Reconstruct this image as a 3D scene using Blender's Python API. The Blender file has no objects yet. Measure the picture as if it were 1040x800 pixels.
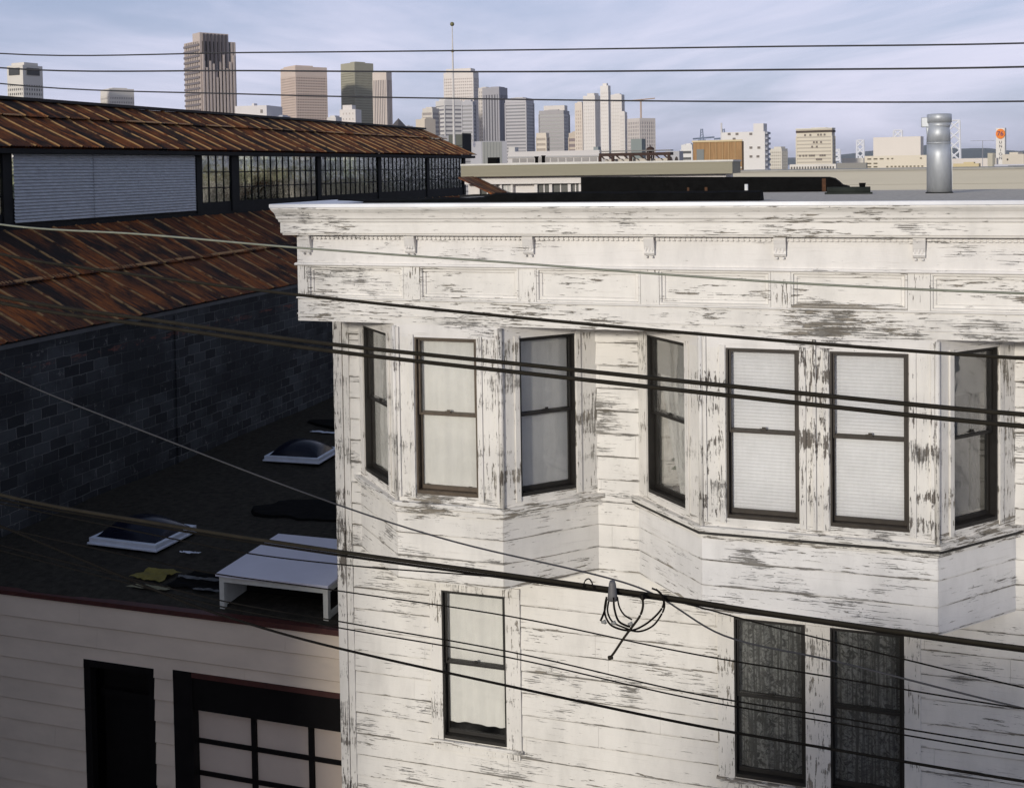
import bpy, math, random
from mathutils import Vector, Matrix
random.seed(7)
PI = math.pi
scene = bpy.context.scene
col = scene.collection

# ------------------------------------------------------------------ helpers
class MB:
    """collects polygons in world space and links them as ONE mesh object"""
    def __init__(s): s.v = []; s.f = []; s.sm = []
    def poly(s, pts, smooth=False):
        n = len(s.v); s.v += [tuple(p) for p in pts]; s.f.append(tuple(range(n, n+len(pts)))); s.sm.append(smooth)
    def box(s, x0, x1, y0, y1, z0, z1, M=None):
        c = [(x0,y0,z0),(x1,y0,z0),(x1,y1,z0),(x0,y1,z0),(x0,y0,z1),(x1,y0,z1),(x1,y1,z1),(x0,y1,z1)]
        s.hexa(c, M)
    def hexa(s, c, M=None):
        if M is not None: c = [tuple(M @ Vector(p)) for p in c]
        n = len(s.v); s.v += c
        for f in ((0,3,2,1),(4,5,6,7),(0,1,5,4),(1,2,6,5),(2,3,7,6),(3,0,4,7)):
            s.f.append(tuple(n+i for i in f)); s.sm.append(False)
    def tube(s, pts, r, n=8, cap=True, radii=None):
        pts = [Vector(p) for p in pts]; rings = []
        up = Vector((0,0,1))
        for i, p in enumerate(pts):
            a = pts[max(i-1,0)]; b = pts[min(i+1,len(pts)-1)]
            t = (b-a).normalized()
            x = t.cross(up if abs(t.z) < .9 else Vector((1,0,0))).normalized(); y = t.cross(x).normalized()
            rr = radii[i] if radii else r
            rings.append([len(s.v)+k for k in range(n)])
            for k in range(n):
                q = p + x*math.cos(2*PI*k/n)*rr + y*math.sin(2*PI*k/n)*rr
                s.v.append(tuple(q))
        for i in range(len(rings)-1):
            for k in range(n):
                s.f.append((rings[i][k], rings[i][(k+1)%n], rings[i+1][(k+1)%n], rings[i+1][k])); s.sm.append(n > 6)
        if cap:
            s.f.append(tuple(rings[0])); s.sm.append(False); s.f.append(tuple(reversed(rings[-1]))); s.sm.append(False)
    def ball(s, c, r, n=8, m=6, sz=1, jit=0):
        base = len(s.v)
        for j in range(m+1):
            for k in range(n):
                a = PI*j/m; b = 2*PI*k/n; q = r*(1+random.uniform(-jit,jit))
                s.v.append((c[0]+q*math.sin(a)*math.cos(b), c[1]+q*math.sin(a)*math.sin(b), c[2]+q*sz*math.cos(a)))
        for j in range(m):
            for k in range(n):
                s.f.append((base+j*n+k, base+j*n+(k+1)%n, base+(j+1)*n+(k+1)%n, base+(j+1)*n+k)); s.sm.append(True)
    def sweep(s, path, prof, closed=False):
        """path: list of frames (origin, outward dir); prof: (o,z) pairs"""
        rings = []
        for (p, d) in path:
            rings.append([len(s.v)+i for i in range(len(prof))])
            for (o, z) in prof: s.v.append((p[0]+d[0]*o, p[1]+d[1]*o, z))
        m = len(prof)
        for i in range(len(rings)-1):
            for k in range(m if closed else m-1):
                s.f.append((rings[i][k], rings[i+1][k], rings[i+1][(k+1)%m], rings[i][(k+1)%m])); s.sm.append(False)
        s.f.append(tuple(rings[0])); s.sm.append(False); s.f.append(tuple(reversed(rings[-1]))); s.sm.append(False)
    def build(s, name, mat, parent=None, loc=None, bevel=0, solid=0):
        org = Vector(loc) if loc is not None else (Vector(parent.get('_o')) if parent is not None and parent.get('_o') else Vector((0,0,0)))
        me = bpy.data.meshes.new(name)
        me.from_pydata([(a-org.x, b-org.y, c-org.z) for (a,b,c) in s.v], [], s.f)
        me.polygons.foreach_set('use_smooth', s.sm); me.update()
        import bmesh
        bm = bmesh.new(); bm.from_mesh(me); bmesh.ops.recalc_face_normals(bm, faces=bm.faces); bm.to_mesh(me); bm.free()
        me.materials.append(mat)
        o = bpy.data.objects.new(name, me); col.objects.link(o)
        o['_o'] = tuple(org)
        if parent is not None: o.parent = parent
        else: o.location = org
        if bevel:
            b = o.modifiers.new('bevel', 'BEVEL'); b.width = bevel; b.segments = 2; b.limit_method = 'ANGLE'; b.angle_limit = math.radians(40)
        return o
def tag(o, label, cat, group=None):
    o['label'] = label; o['category'] = cat
    if group: o['group'] = group
    return o
def struct(o, kind='structure'):
    o['kind'] = kind; return o
def thing(name, loc, label, cat, group=None):
    o = bpy.data.objects.new(name, None); col.objects.link(o); o.location = loc; o.empty_display_size = .2
    o['_o'] = tuple(loc)
    return tag(o, label, cat, group)
def part(name, mat, parent, boxes, M=None, bevel=0):
    m = MB()
    for b in boxes: m.box(*b, M=M)
    return m.build(name, mat, parent, bevel=bevel)

# ------------------------------------------------------------------ camera
F = 1157.0; PPX = 520.0; YAW = math.radians(18.1); ROLL = .0153; PITCH = math.radians(2.0)
PPY = 171.0 + F*math.tan(PITCH)
EYE = Vector((0, 0, 10.0))
fwd = Vector((-math.sin(YAW)*math.cos(PITCH), math.cos(YAW)*math.cos(PITCH), -math.sin(PITCH)))
r0 = Vector((math.cos(YAW), math.sin(YAW), 0)); u0 = r0.cross(fwd)
rgt = r0*math.cos(ROLL) - u0*math.sin(ROLL); upv = r0*math.sin(ROLL) + u0*math.cos(ROLL)
cam = bpy.data.objects.new('camera', bpy.data.cameras.new('camera')); col.objects.link(cam)
M = Matrix((rgt, upv, -fwd)).transposed().to_4x4(); M.translation = EYE; cam.matrix_world = M
cam.data.sensor_width = 36; cam.data.sensor_fit = 'HORIZONTAL'; cam.data.lens = 36*F/1040
cam.data.shift_y = -(400-PPY)/1040; cam.data.clip_start = .1; cam.data.clip_end = 60000
scene.camera = cam
# survey of the photograph: a sight line through a point of it, met at a chosen distance
def ray(px, py): return fwd*F + rgt*(px-PPX) + upv*(PPY-py)
def atY(px, py, Y): d = ray(px, py); return EYE + d*(Y/d.y)
def atD(px, py, D): d = ray(px, py); return EYE + d*(D/math.hypot(d.x, d.y))

# ------------------------------------------------------------------ materials
def newmat(name):
    m = bpy.data.materials.new(name); m.use_nodes = True; nt = m.node_tree
    return m, nt, nt.nodes['Principled BSDF']
def N(nt, t, **kw):
    n = nt.nodes.new(t)
    for k, v in kw.items(): setattr(n, k, v)
    return n
def math_n(nt, op, a, b=None, c=None, clamp=False):
    n = N(nt, 'ShaderNodeMath', operation=op); n.use_clamp = clamp
    for i, x in enumerate((a, b, c)):
        if x is None: continue
        if isinstance(x, (int, float)): n.inputs[i].default_value = x
        else: nt.links.new(x, n.inputs[i])
    return n.outputs[0]
def pos(nt, scale=(1,1,1), rot=(0,0,0)):
    g = N(nt, 'ShaderNodeNewGeometry'); mp = N(nt, 'ShaderNodeMapping'); mp.inputs['Scale'].default_value = scale; mp.inputs['Rotation'].default_value = rot
    nt.links.new(g.outputs['Position'], mp.inputs['Vector']); return mp.outputs[0]
def noise(nt, vec, scale=1, detail=6, rough=.6, dist=0):
    n = N(nt, 'ShaderNodeTexNoise'); nt.links.new(vec, n.inputs['Vector'])
    n.inputs['Scale'].default_value = scale; n.inputs['Detail'].default_value = detail; n.inputs['Roughness'].default_value = rough; n.inputs['Distortion'].default_value = dist
    return n.outputs['Fac']
def smooth(nt, v, a, b):
    n = N(nt, 'ShaderNodeMapRange', interpolation_type='SMOOTHSTEP'); nt.links.new(v, n.inputs[0])
    n.inputs[1].default_value = a; n.inputs[2].default_value = b; return n.outputs[0]
def mix(nt, fac, a, b):
    n = N(nt, 'ShaderNodeMix', data_type='RGBA')
    if isinstance(fac, (int, float)): n.inputs[0].default_value = fac
    else: nt.links.new(fac, n.inputs[0])
    for i, x in ((6, a), (7, b)):
        if isinstance(x, tuple): n.inputs[i].default_value = (*x, 1) if len(x) == 3 else x
        else: nt.links.new(x, n.inputs[i])
    return n.outputs[2]
def bump(nt, bs, h, strength=.5, dist=.01):
    b = N(nt, 'ShaderNodeBump'); b.inputs['Strength'].default_value = strength; b.inputs['Distance'].default_value = dist
    nt.links.new(h, b.inputs['Height']); nt.links.new(b.outputs[0], bs.inputs['Normal'])
def plain(name, c, rough=.7, var=.12, scale=3, metal=0, stretch=(1,1,1), bumpd=0, spec=.5):
    m, nt, bs = newmat(name); bs.inputs['Specular IOR Level'].default_value = spec; bs.inputs['Roughness'].default_value = rough; bs.inputs['Metallic'].default_value = metal
    n = noise(nt, pos(nt, stretch), scale, 5)
    cc = mix(nt, n, tuple(x*(1-var*2) for x in c), tuple(min(1, x*(1+var*2)) for x in c))
    nt.links.new(cc, bs.inputs['Base Color'])
    if bumpd: bump(nt, bs, n, .6, bumpd)
    return m

def peeling(name, base=(.80,.768,.712), amount=.5, axis='H', seams=False, bare=(.28,.25,.205), low=None, high=None, fine=1.0):
    """old white house paint, flaked off down to grey wood along the grain"""
    m, nt, bs = newmat(name)
    st = (3.4*fine, 3.4*fine, 50*fine) if axis == 'H' else (42*fine, 42*fine, 4.2*fine)
    v = pos(nt, st)
    n1 = noise(nt, v, 1, 10, .72, .2)
    patch = noise(nt, pos(nt, (.9,.9,2.6)), 1, 6, .66)              # whole boards in better or worse state
    grit = noise(nt, pos(nt, (14,14,60) if axis == 'H' else (60,60,12)), 1, 4, .7)
    s = math_n(nt, 'ADD', n1, math_n(nt, 'MULTIPLY', math_n(nt, 'SUBTRACT', patch, .5), .75))
    s = math_n(nt, 'ADD', s, math_n(nt, 'MULTIPLY', math_n(nt, 'SUBTRACT', grit, .5), .10))
    sep = N(nt, 'ShaderNodeSeparateXYZ'); g = N(nt, 'ShaderNodeNewGeometry'); nt.links.new(g.outputs['Position'], sep.inputs[0])
    if low is not None:      # weather collects toward the lower or upper edge of this board
        s = math_n(nt, 'ADD', s, math_n(nt, 'MULTIPLY', smooth(nt, sep.outputs[2], high, low), .10))
    if seams:                # the thin paint at the lap of each board goes first
        fr = math_n(nt, 'FRACT', math_n(nt, 'DIVIDE', math_n(nt, 'ADD', sep.outputs[2], -2.0+.27*20), .27))
        edge = math_n(nt, 'ADD', smooth(nt, fr, .10, .0), smooth(nt, fr, .95, 1.0))
        s = math_n(nt, 'ADD', s, math_n(nt, 'MULTIPLY', edge, .13))
    th = .835 - .28*amount
    big = smooth(nt, s, th, th+.012)
    cv = pos(nt, (2.6,2.6,95) if axis == 'H' else (80,80,3.2))
    cr = noise(nt, cv, 1, 6, .72, .3)
    zone = noise(nt, pos(nt, (1.1,1.1,2.6)), 1, 5, .65)
    cr = math_n(nt, 'ADD', cr, math_n(nt, 'MULTIPLY', math_n(nt, 'SUBTRACT', zone, .5), .9))
    if seams: cr = math_n(nt, 'ADD', cr, math_n(nt, 'MULTIPLY', edge, .16))
    crk = smooth(nt, cr, .735-.11*amount, .76-.11*amount)
    chip = noise(nt, pos(nt, (26,26,48) if axis == 'H' else (48,48,22)), 1, 5, .7)
    chips = smooth(nt, math_n(nt, 'ADD', chip, math_n(nt, 'MULTIPLY', math_n(nt, 'SUBTRACT', zone, .5), .55)), .735-.05*amount, .75-.05*amount)
    thin = math_n(nt, 'MAXIMUM', crk, chips)
    rim = math_n(nt, 'SUBTRACT', smooth(nt, s, th-.012, th-.002), smooth(nt, s, th+.010, th+.022))     # crisp dark edge where the paint film stands proud of the wood
    mask = math_n(nt, 'MAXIMUM', big, thin)
    wood = mix(nt, noise(nt, pos(nt, (5,5,90) if axis == 'H' else (90,90,5)), 1, 6, .7), tuple(x*.45 for x in bare), tuple(min(1,x*1.55) for x in bare))
    dirt = noise(nt, pos(nt, (3,3,1.2)), 1, 6, .65)
    dirt2 = noise(nt, pos(nt, (1.3,1.3,34) if axis == 'H' else (30,30,1.5)), 1, 7, .7)
    paint = mix(nt, smooth(nt, dirt, .35, .85), base, tuple(x*.80 for x in base))
    paint = mix(nt, math_n(nt, 'MULTIPLY', smooth(nt, dirt2, .56, .72), .38), paint, (.43,.40,.345))
    ring = smooth(nt, s, th-.03, th)
    paint = mix(nt, math_n(nt, 'MULTIPLY', ring, .28), paint, (.52,.48,.42))
    if seams:
        paint = mix(nt, math_n(nt, 'MULTIPLY', math_n(nt, 'MULTIPLY', edge, smooth(nt, dirt2, .38, .6)), .4), paint, (.42,.38,.31))
    fc = mix(nt, big, paint, wood); fc = mix(nt, math_n(nt, 'MULTIPLY', thin, .8), fc, tuple(x*.42 for x in bare)); fc = mix(nt, math_n(nt, 'MULTIPLY', math_n(nt, 'MAXIMUM', rim, 0.0), .65), fc, tuple(x*.35 for x in bare))
    nt.links.new(fc, bs.inputs['Base Color'])
    rg = math_n(nt, 'ADD', math_n(nt, 'MULTIPLY', mask, .35), .5); nt.links.new(rg, bs.inputs['Roughness'])
    h = math_n(nt, 'SUBTRACT', math_n(nt, 'MULTIPLY', noise(nt, v, 2.5, 5, .6), .35), mask)
    bump(nt, bs, h, .9, .005)
    return m

P_SIDING = peeling('peeling siding paint', amount=.56, seams=True)
P_CROWN = peeling('crown paint', amount=.66)
P_FRIEZE = peeling('frieze paint', amount=.50, base=(.80,.77,.73))
P_APRON = peeling('weathered frieze board paint', amount=.84, fine=1.1)
P_PANEL = peeling('panel paint', amount=.74)
P_TRIM = peeling('vertical trim paint', amount=.74, axis='V')
P_TRIM2 = peeling('badly flaked trim paint', amount=.88, axis='V', bare=(.16,.14,.12))
P_SILL = peeling('sill paint', amount=.95, fine=1.3)
P_BAY = peeling('bay board paint', amount=.58, seams=True)
P_BAY2 = peeling('right bay board paint', amount=.62, seams=True, base=(.79,.77,.745))
DARKF = plain('dark brown sash paint', (.014,.012,.010), .5, .3, 12)
TANF = plain('sunlit brown sash paint', (.085,.06,.038), .55, .3, 12)  # lighter copy of the brown sash paint, sunlight put into its colour
FLASH = plain('galvanised flashing', (.62,.63,.66), .4, .15, 2, .25)
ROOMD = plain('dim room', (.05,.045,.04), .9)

def glass_mat(name, tint=(.98,.98,.975), refl=.10, dust=.05):
    m = bpy.data.materials.new(name); m.use_nodes = True; nt = m.node_tree; nt.nodes.clear()
    out = N(nt, 'ShaderNodeOutputMaterial'); tr = N(nt, 'ShaderNodeBsdfTransparent'); tr.inputs[0].default_value = (*tint, 1)
    gl = N(nt, 'ShaderNodeBsdfGlossy'); gl.inputs['Roughness'].default_value = .03
    df = N(nt, 'ShaderNodeBsdfDiffuse'); df.inputs[0].default_value = (.5,.49,.46,1)
    b = N(nt, 'ShaderNodeBump'); b.inputs['Strength'].default_value = .06; b.inputs['Distance'].default_value = .05
    nt.links.new(noise(nt, pos(nt), 3, 2), b.inputs['Height']); nt.links.new(b.outputs[0], gl.inputs['Normal'])
    lw = N(nt, 'ShaderNodeFresnel'); lw.inputs[0].default_value = 1.5
    m1 = N(nt, 'ShaderNodeMixShader'); nt.links.new(math_n(nt, 'ADD', math_n(nt, 'MULTIPLY', lw.outputs[0], .65), refl-.09), m1.inputs[0])
    nt.links.new(tr.outputs[0], m1.inputs[1]); nt.links.new(gl.outputs[0], m1.inputs[2])
    m2 = N(nt, 'ShaderNodeMixShader'); nt.links.new(math_n(nt, 'MULTIPLY', smooth(nt, noise(nt, pos(nt), 2.5, 6, .7), .3, .8), dust), m2.inputs[0])
    nt.links.new(m1.outputs[0], m2.inputs[1]); nt.links.new(df.outputs[0], m2.inputs[2]); nt.links.new(m2.outputs[0], out.inputs[0])
    return m
GLASS = glass_mat('window glass')
def factory_glass():
    m = bpy.data.materials.new('old factory glass'); m.use_nodes = True; nt = m.node_tree; nt.nodes.clear()
    out = N(nt, 'ShaderNodeOutputMaterial'); g = N(nt, 'ShaderNodeNewGeometry'); sp = N(nt, 'ShaderNodeSeparateXYZ'); nt.links.new(g.outputs['Position'], sp.inputs[0])
    cb = N(nt, 'ShaderNodeCombineXYZ'); nt.links.new(math_n(nt, 'FLOOR', math_n(nt, 'DIVIDE', sp.outputs[1], .37)), cb.inputs[0]); nt.links.new(math_n(nt, 'FLOOR', math_n(nt, 'DIVIDE', math_n(nt, 'SUBTRACT', sp.outputs[2], 9.60), .42)), cb.inputs[1])
    wn = N(nt, 'ShaderNodeTexWhiteNoise', noise_dimensions='2D'); nt.links.new(cb.outputs[0], wn.inputs[0])
    tr = N(nt, 'ShaderNodeBsdfTransparent'); nt.links.new(mix(nt, wn.outputs[0], (.62,.68,.52), (.98,.99,.90)), tr.inputs[0])
    gl = N(nt, 'ShaderNodeBsdfGlossy'); gl.inputs['Roughness'].default_value = .04
    b = N(nt, 'ShaderNodeBump'); b.inputs['Strength'].default_value = .12; b.inputs['Distance'].default_value = .05; nt.links.new(noise(nt, pos(nt), 5, 3), b.inputs['Height']); nt.links.new(b.outputs[0], gl.inputs['Normal'])
    df = N(nt, 'ShaderNodeBsdfTranslucent'); df.inputs[0].default_value = (.50,.52,.36,1)
    m1 = N(nt, 'ShaderNodeMixShader'); m1.inputs[0].default_value = .30; nt.links.new(tr.outputs[0], m1.inputs[1]); nt.links.new(gl.outputs[0], m1.inputs[2])
    m2 = N(nt, 'ShaderNodeMixShader'); nt.links.new(math_n(nt, 'MULTIPLY', smooth(nt, noise(nt, pos(nt, (1,1.5,2)), 1.6, 6, .7), .46, .60), .35), m2.inputs[0])
    nt.links.new(m1.outputs[0], m2.inputs[1]); nt.links.new(df.outputs[0], m2.inputs[2]); nt.links.new(m2.outputs[0], out.inputs[0]); return m
GLASS_D = factory_glass()

def cloth(name, c, trans=.25, lace=False, folds=False):
    m, nt, bs = newmat(name); bs.inputs['Roughness'].default_value = .9
    n = noise(nt, pos(nt, (30,30,4)), 1, 4)
    cc = mix(nt, n, tuple(x*.85 for x in c), c)
    if lace:
        k = noise(nt, pos(nt), 9, 7, .75, 2.2); k2 = noise(nt, pos(nt, (38,38,1.2)), 1, 4, .6)
        f = smooth(nt, k, .42, .60); cc = mix(nt, f, cc, tuple(x*.20 for x in c)); cc = mix(nt, smooth(nt, k2, .42, .62), cc, tuple(x*.25 for x in c))
    nt.links.new(cc, bs.inputs['Base Color'])
    tl = N(nt, 'ShaderNodeBsdfTranslucent'); nt.links.new(cc, tl.inputs[0]); mx = N(nt, 'ShaderNodeMixShader'); mx.inputs[0].default_value = trans
    nt.links.new(bs.outputs[0], mx.inputs[1]); nt.links.new(tl.outputs[0], mx.inputs[2]); nt.links.new(mx.outputs[0], nt.nodes['Material Output'].inputs[0])
    return m
SHEER = cloth('white curtain cloth', (.92,.91,.87), .08); SHEER_D = cloth('grey sheer cloth', (.30,.30,.30)); LACE = cloth('dim lace', (.36,.37,.36), lace=True)
BLIND = cloth('pleated shade', (.90,.90,.92), .05); BLIND2 = cloth('roller shade', (.58,.57,.53), .15)

# ------------------------------------------------------------------ world and sun
SUN_AZ = math.radians(13); SUN_EL = math.radians(12)      # sun stands behind and to the left of the viewer
sdir = Vector((-math.sin(SUN_AZ)*math.cos(SUN_EL), -math.cos(SUN_AZ)*math.cos(SUN_EL), math.sin(SUN_EL)))
w = bpy.data.worlds.new('World'); scene.world = w; w.use_nodes = True; nt = w.node_tree
bg = nt.nodes['Background']; sky = N(nt, 'ShaderNodeTexSky', sky_type='NISHITA'); sky.sun_disc = False
sky.sun_elevation = SUN_EL; sky.sun_rotation = math.radians(180)+SUN_AZ; sky.air_density = 1.0; sky.dust_density = 1.5; sky.ozone_density = 2.0
tc = N(nt, 'ShaderNodeTexCoord'); mp = N(nt, 'ShaderNodeMapping'); mp.inputs['Scale'].default_value = (1.3,1.3,6.5); mp.inputs['Rotation'].default_value = (.06,.10,.5)
nt.links.new(tc.outputs['Generated'], mp.inputs[0])
cl = noise(nt, mp.outputs[0], 1.3, 7, .58, .6)
cm = smooth(nt, cl, .36, .68)
sz = N(nt, 'ShaderNodeSeparateXYZ'); nt.links.new(tc.outputs['Generated'], sz.inputs[0])
veil = math_n(nt, 'SUBTRACT', 1.0, math_n(nt, 'MULTIPLY', smooth(nt, sz.outputs[2], .22, .75), .80))      # the cloud veil thins toward the zenith
cmix = mix(nt, math_n(nt, 'MULTIPLY', math_n(nt, 'ADD', math_n(nt, 'MULTIPLY', cm, .35), .62), veil), sky.outputs[0], mix(nt, cm, (5.0,5.6,8.3), (7.9,7.9,9.7)))
nt.links.new(cmix, bg.inputs['Color']); bg.inputs['Strength'].default_value = .1
sl = bpy.data.lights.new('sun', 'SUN'); sl.energy = 2.5; sl.angle = math.radians(4.5); sl.color = (1, .945, .85)
so = bpy.data.objects.new('sun', sl); col.objects.link(so); so.rotation_euler = sdir.to_track_quat('Z', 'Y').to_euler(); so.location = (0,-20,30)

# ------------------------------------------------------------------ ground
GR = plain('city ground', (.10,.10,.095), .9, .25, .02)
m = MB(); m.poly([(-30000,-3000,0),(30000,-3000,0),(30000,30000,0),(-30000,30000,0)]); struct(m.build('ground', GR))
ASPH = plain('asphalt', (.05,.05,.052), .9, .2, 4)
m = MB(); m.poly([(-60,1.0,.004),(40,1.0,.004),(40,9.5,.004),(-60,9.5,.004)]); struct(m.build('road', ASPH))
CONC = plain('sidewalk concrete', (.30,.29,.27), .9, .15, 2)
m = MB(); m.box(-60,40,9.5,12.95,-.2,.13); struct(m.build('pavement', CONC))

# ------------------------------------------------------------------ painted house
WY = 13.0; FY = 12.1; XL = -6.64; XR = 4.4
house = thing('painted_house', (-1.2, WY, 0), 'white wooden bay-windowed house with badly flaking paint and bracketed cornice', 'house')
OPEN = [(-5.24,-4.41,2.93,4.79), (-1.65,-.86,2.99,4.84), (-.59,.19,2.99,4.84)]
def siding(mb, x0, x1, z0, z1, openings, pitch=.27, zr=2.0, y0=WY, tilt=.014, rnd=random, gap=.009):
    k0 = math.floor((z0-zr)/pitch); k1 = math.ceil((z1-zr)/pitch)
    for k in range(k0, k1):
        a, b = zr+k*pitch, zr+(k+1)*pitch
        cuts = sorted({max(a,z0), min(b,z1), *[z for o in openings for z in o[2:] if max(a,z0) < z < min(b,z1)]})
        joints = [x0]; x = x0 + rnd.uniform(.8, 3.5)
        while x < x1-.5: joints.append(x); x += rnd.uniform(2.2, 4.4)
        joints.append(x1); jy = [rnd.uniform(-.002,.002) for _ in joints]
        for za, zb in zip(cuts[:-1], cuts[1:]):
            zm = (za+zb)/2
            segs = [(joints[i]+(.002 if i else 0), joints[i+1], jy[i]) for i in range(len(joints)-1)]
            for o in openings:
                if o[2] < zm < o[3]:
                    ns = []
                    for (p, q, j) in segs:
                        if q <= o[0] or p >= o[1]: ns.append((p,q,j)); continue
                        if p < o[0]: ns.append((p,o[0],j))
                        if q > o[1]: ns.append((o[1],q,j))
                    segs = ns
            fy = lambda z: y0 - tilt*(1-(z-a)/pitch)
            top = zb if zb < b-1e-6 or zb >= z1-1e-6 else zb-gap
            for (p, q, j) in segs:
                mb.hexa([(p,fy(za)+j,za),(q,fy(za)+j,za),(q,y0+.05,za),(p,y0+.05,za),(p,fy(top)+j,top),(q,fy(top)+j,top),(q,y0+.05,top),(p,y0+.05,top)])
            if top < zb:
                for (p, q, j) in segs: mb.box(p, q, y0+.03, y0+.05, top, zb)
m = MB(); siding(m, XL+.19, XR, .3, 8.22, OPEN); m.build('wall', P_SIDING, house)
part('side_wall', P_SIDING, house, [(XL,XL+.12,WY+.06,24.0,0,9.36),(XR-.1,XR,WY+.06,24.0,0,9.36),(XL,XR,24.0,24.1,0,9.36)])
part('foundation', CONC, house, [(XL+.02,XR-.02,WY+.02,WY+.3,0,.3)])
part('corner_board', P_TRIM2, house, [(XL-.02,XL+.10,WY-.035,WY+.06,0,8.22)], bevel=.004)
part('corner_board', P_TRIM, house, [(XL+.106,XL+.19,WY-.022,WY+.05,0,8.22)], bevel=.003)
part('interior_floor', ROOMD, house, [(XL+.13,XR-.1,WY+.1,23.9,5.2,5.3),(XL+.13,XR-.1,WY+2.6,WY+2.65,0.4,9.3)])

# roof deck
ROOF = plain('gravel roofing', (.55,.50,.42), .95, .35, 14, bumpd=.01)
TAR = plain('tar paper', (.006,.006,.006), .95, .4, 8, bumpd=.01, spec=.08)
m = MB(); m.hexa([(XL-.1,12.25,9.3),(XR,12.25,9.3),(XR,24.1,9.3),(XL-.1,24.1,9.3),(XL-.1,12.25,9.597),(XR,12.25,9.597),(XR,24.1,9.447),(XL-.1,24.1,9.447)])
roof_o = m.build('roof', ROOF, house)

# cornice: mitred profile run round the two ends
def run(prof, off=0):
    m = MB(); a = -1/math.sqrt(1)
    path = [((XL-.02, WY+.6), (-1,0)), ((XL-.02, FY), (-1,-1)), ((XR, FY), (1,-1)), ((XR, WY+.6), (1,0))]
    m.sweep(path, prof, closed=True); return m
run([(-.3,9.25),(.12,9.25),(.125,9.27),(.14,9.275),(.14,9.40),(.155,9.41),(.16,9.435),(.175,9.45),(.18,9.48),(.19,9.51),(.212,9.54),(.225,9.56),(.225,9.575),(-.3,9.575)]).build('crown_moulding', P_CROWN, house)
run([(-.3,9.578),(.232,9.578),(.232,9.618),(.215,9.622),(-.1,9.61),(-.3,9.60)]).build('flashing', FLASH, house)
run([(-.3,8.90),(.0,8.90),(.0,9.245),(-.3,9.245)]).build('frieze', P_FRIEZE, house)
run([(-.3,8.885),(.022,8.885),(.03,8.895),(.022,8.915),(.002,8.92),(-.3,8.92)]).build('moulding', P_FRIEZE, house)
run([(-.3,8.222),(.004,8.222),(.004,8.30),(.012,8.305),(.012,8.315),(.002,8.32),(.002,8.485),(-.3,8.485)]).build('lower_frieze', P_APRON, house)
run([(-.3,8.487),(.012,8.487),(.02,8.495),(.012,8.508),(-.3,8.508)]).build('moulding', P_PANEL, house)
# dentil course
m = MB(); x = XL
while x < XR: m.box(x, x+.034, FY-.030, FY-.003, 9.20, 9.2468); x += .056
m.box(XL, XR, FY-.018, FY-.002, 9.207, 9.2465)
m.build('dentil_course', P_FRIEZE, house)
# brackets, one per bay of the frieze
def bracket(x0, x1):
    m = MB()
    pr = [(.0,9.04),(.035,9.045),(.05,9.07),(.045,9.10),(.06,9.14),(.07,9.18),(.082,9.22),(.085,9.2485),(.0,9.2485)]
    n = len(pr)
    a = [(x0, FY-o, z) for o, z in pr]; b = [(x1, FY-o, z) for o, z in pr]
    m.poly(a); m.poly(b[::-1])
    for i in range(n): m.poly([a[i], a[(i+1)%n], b[(i+1)%n], b[i]])
    w_ = (x1-x0)/5
    for k in (.6, 3.4): m.box(x0+k*w_, x0+(k+1)*w_, FY-.045, FY-.003, 9.018, 9.038)
    for k in range(3): m.box(x0+.012+k*.034, x0+.03+k*.034, FY-.056, FY-.03, 9.085, 9.14)
    return m.build('bracket', P_FRIEZE, house, bevel=.003)
BR = [(-6.59,-6.46),(-5.245,-5.12),(-3.82,-3.70),(-2.455,-2.345),(-1.09,-.968),(.27,.39),(1.64,1.76),(3.0,3.12),(4.24,4.36)]
for b in BR: bracket(*b)
# panels between pilasters
PAN = [(-6.52,-5.29),(-5.08,-3.89),(-3.68,-2.51),(-2.30,-1.13),(-.92,.22),(.44,1.57),(1.80,2.94),(3.17,4.19)]
edges = [XL-.02] + [e for p in PAN for e in p] + [XR]
for i in range(0, len(edges), 2):
    part('pilaster', P_TRIM, house, [(edges[i]+(.003 if i else -.0), edges[i+1]-.003, FY-.002, FY+.3, 8.508, 8.885)], bevel=.003)
for i, (a, b) in enumerate(PAN):
    m = MB(); z0, z1 = 8.51, 8.884
    m.box(a-.01, b+.01, FY+.045, FY+.2, z0, z1)
    fr = [(0,.0),(.02,.0),(.03,.028),(.055,.030),(.062,.044)]
    for k in range(len(fr)-1):
        (i0,d0),(i1,d1) = fr[k], fr[k+1]
        o = [(a+i0,FY+d0,z0+i0),(b-i0,FY+d0,z0+i0),(b-i0,FY+d0,z1-i0),(a+i0,FY+d0,z1-i0)]
        q = [(a+i1,FY+d1,z0+i1),(b-i1,FY+d1,z0+i1),(b-i1,FY+d1,z1-i1),(a+i1,FY+d1,z1-i1)]
        for s_ in range(4): m.poly([o[s_], o[(s_+1)%4], q[(s_+1)%4], q[s_]])
    if i == 4:   # the panel whose lower moulding has lost its paint
        p_ = m.build('frieze_panel', P_PANEL, house)
        mm = MB(); mm.hexa([(a+.005,FY-.004,z0+.002),(b-.005,FY-.004,z0+.002),(b-.07,FY+.044,z0+.05),(a+.07,FY+.044,z0+.05),(a+.0,FY-.006,z0+.012),(b-.0,FY-.006,z0+.012),(b-.075,FY+.04,z0+.062),(a+.075,FY+.04,z0+.062)])
        mm.build('bare_moulding', peeling('bare moulding', amount=1.35), p_)['label'] = 'carved lower moulding bare of paint'
    else: m.build('frieze_panel', P_PANEL, house)
part('soffit', P_CROWN, house, [(XL, XR, FY+.3, WY+.06, 8.23, 8.26)])

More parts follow.
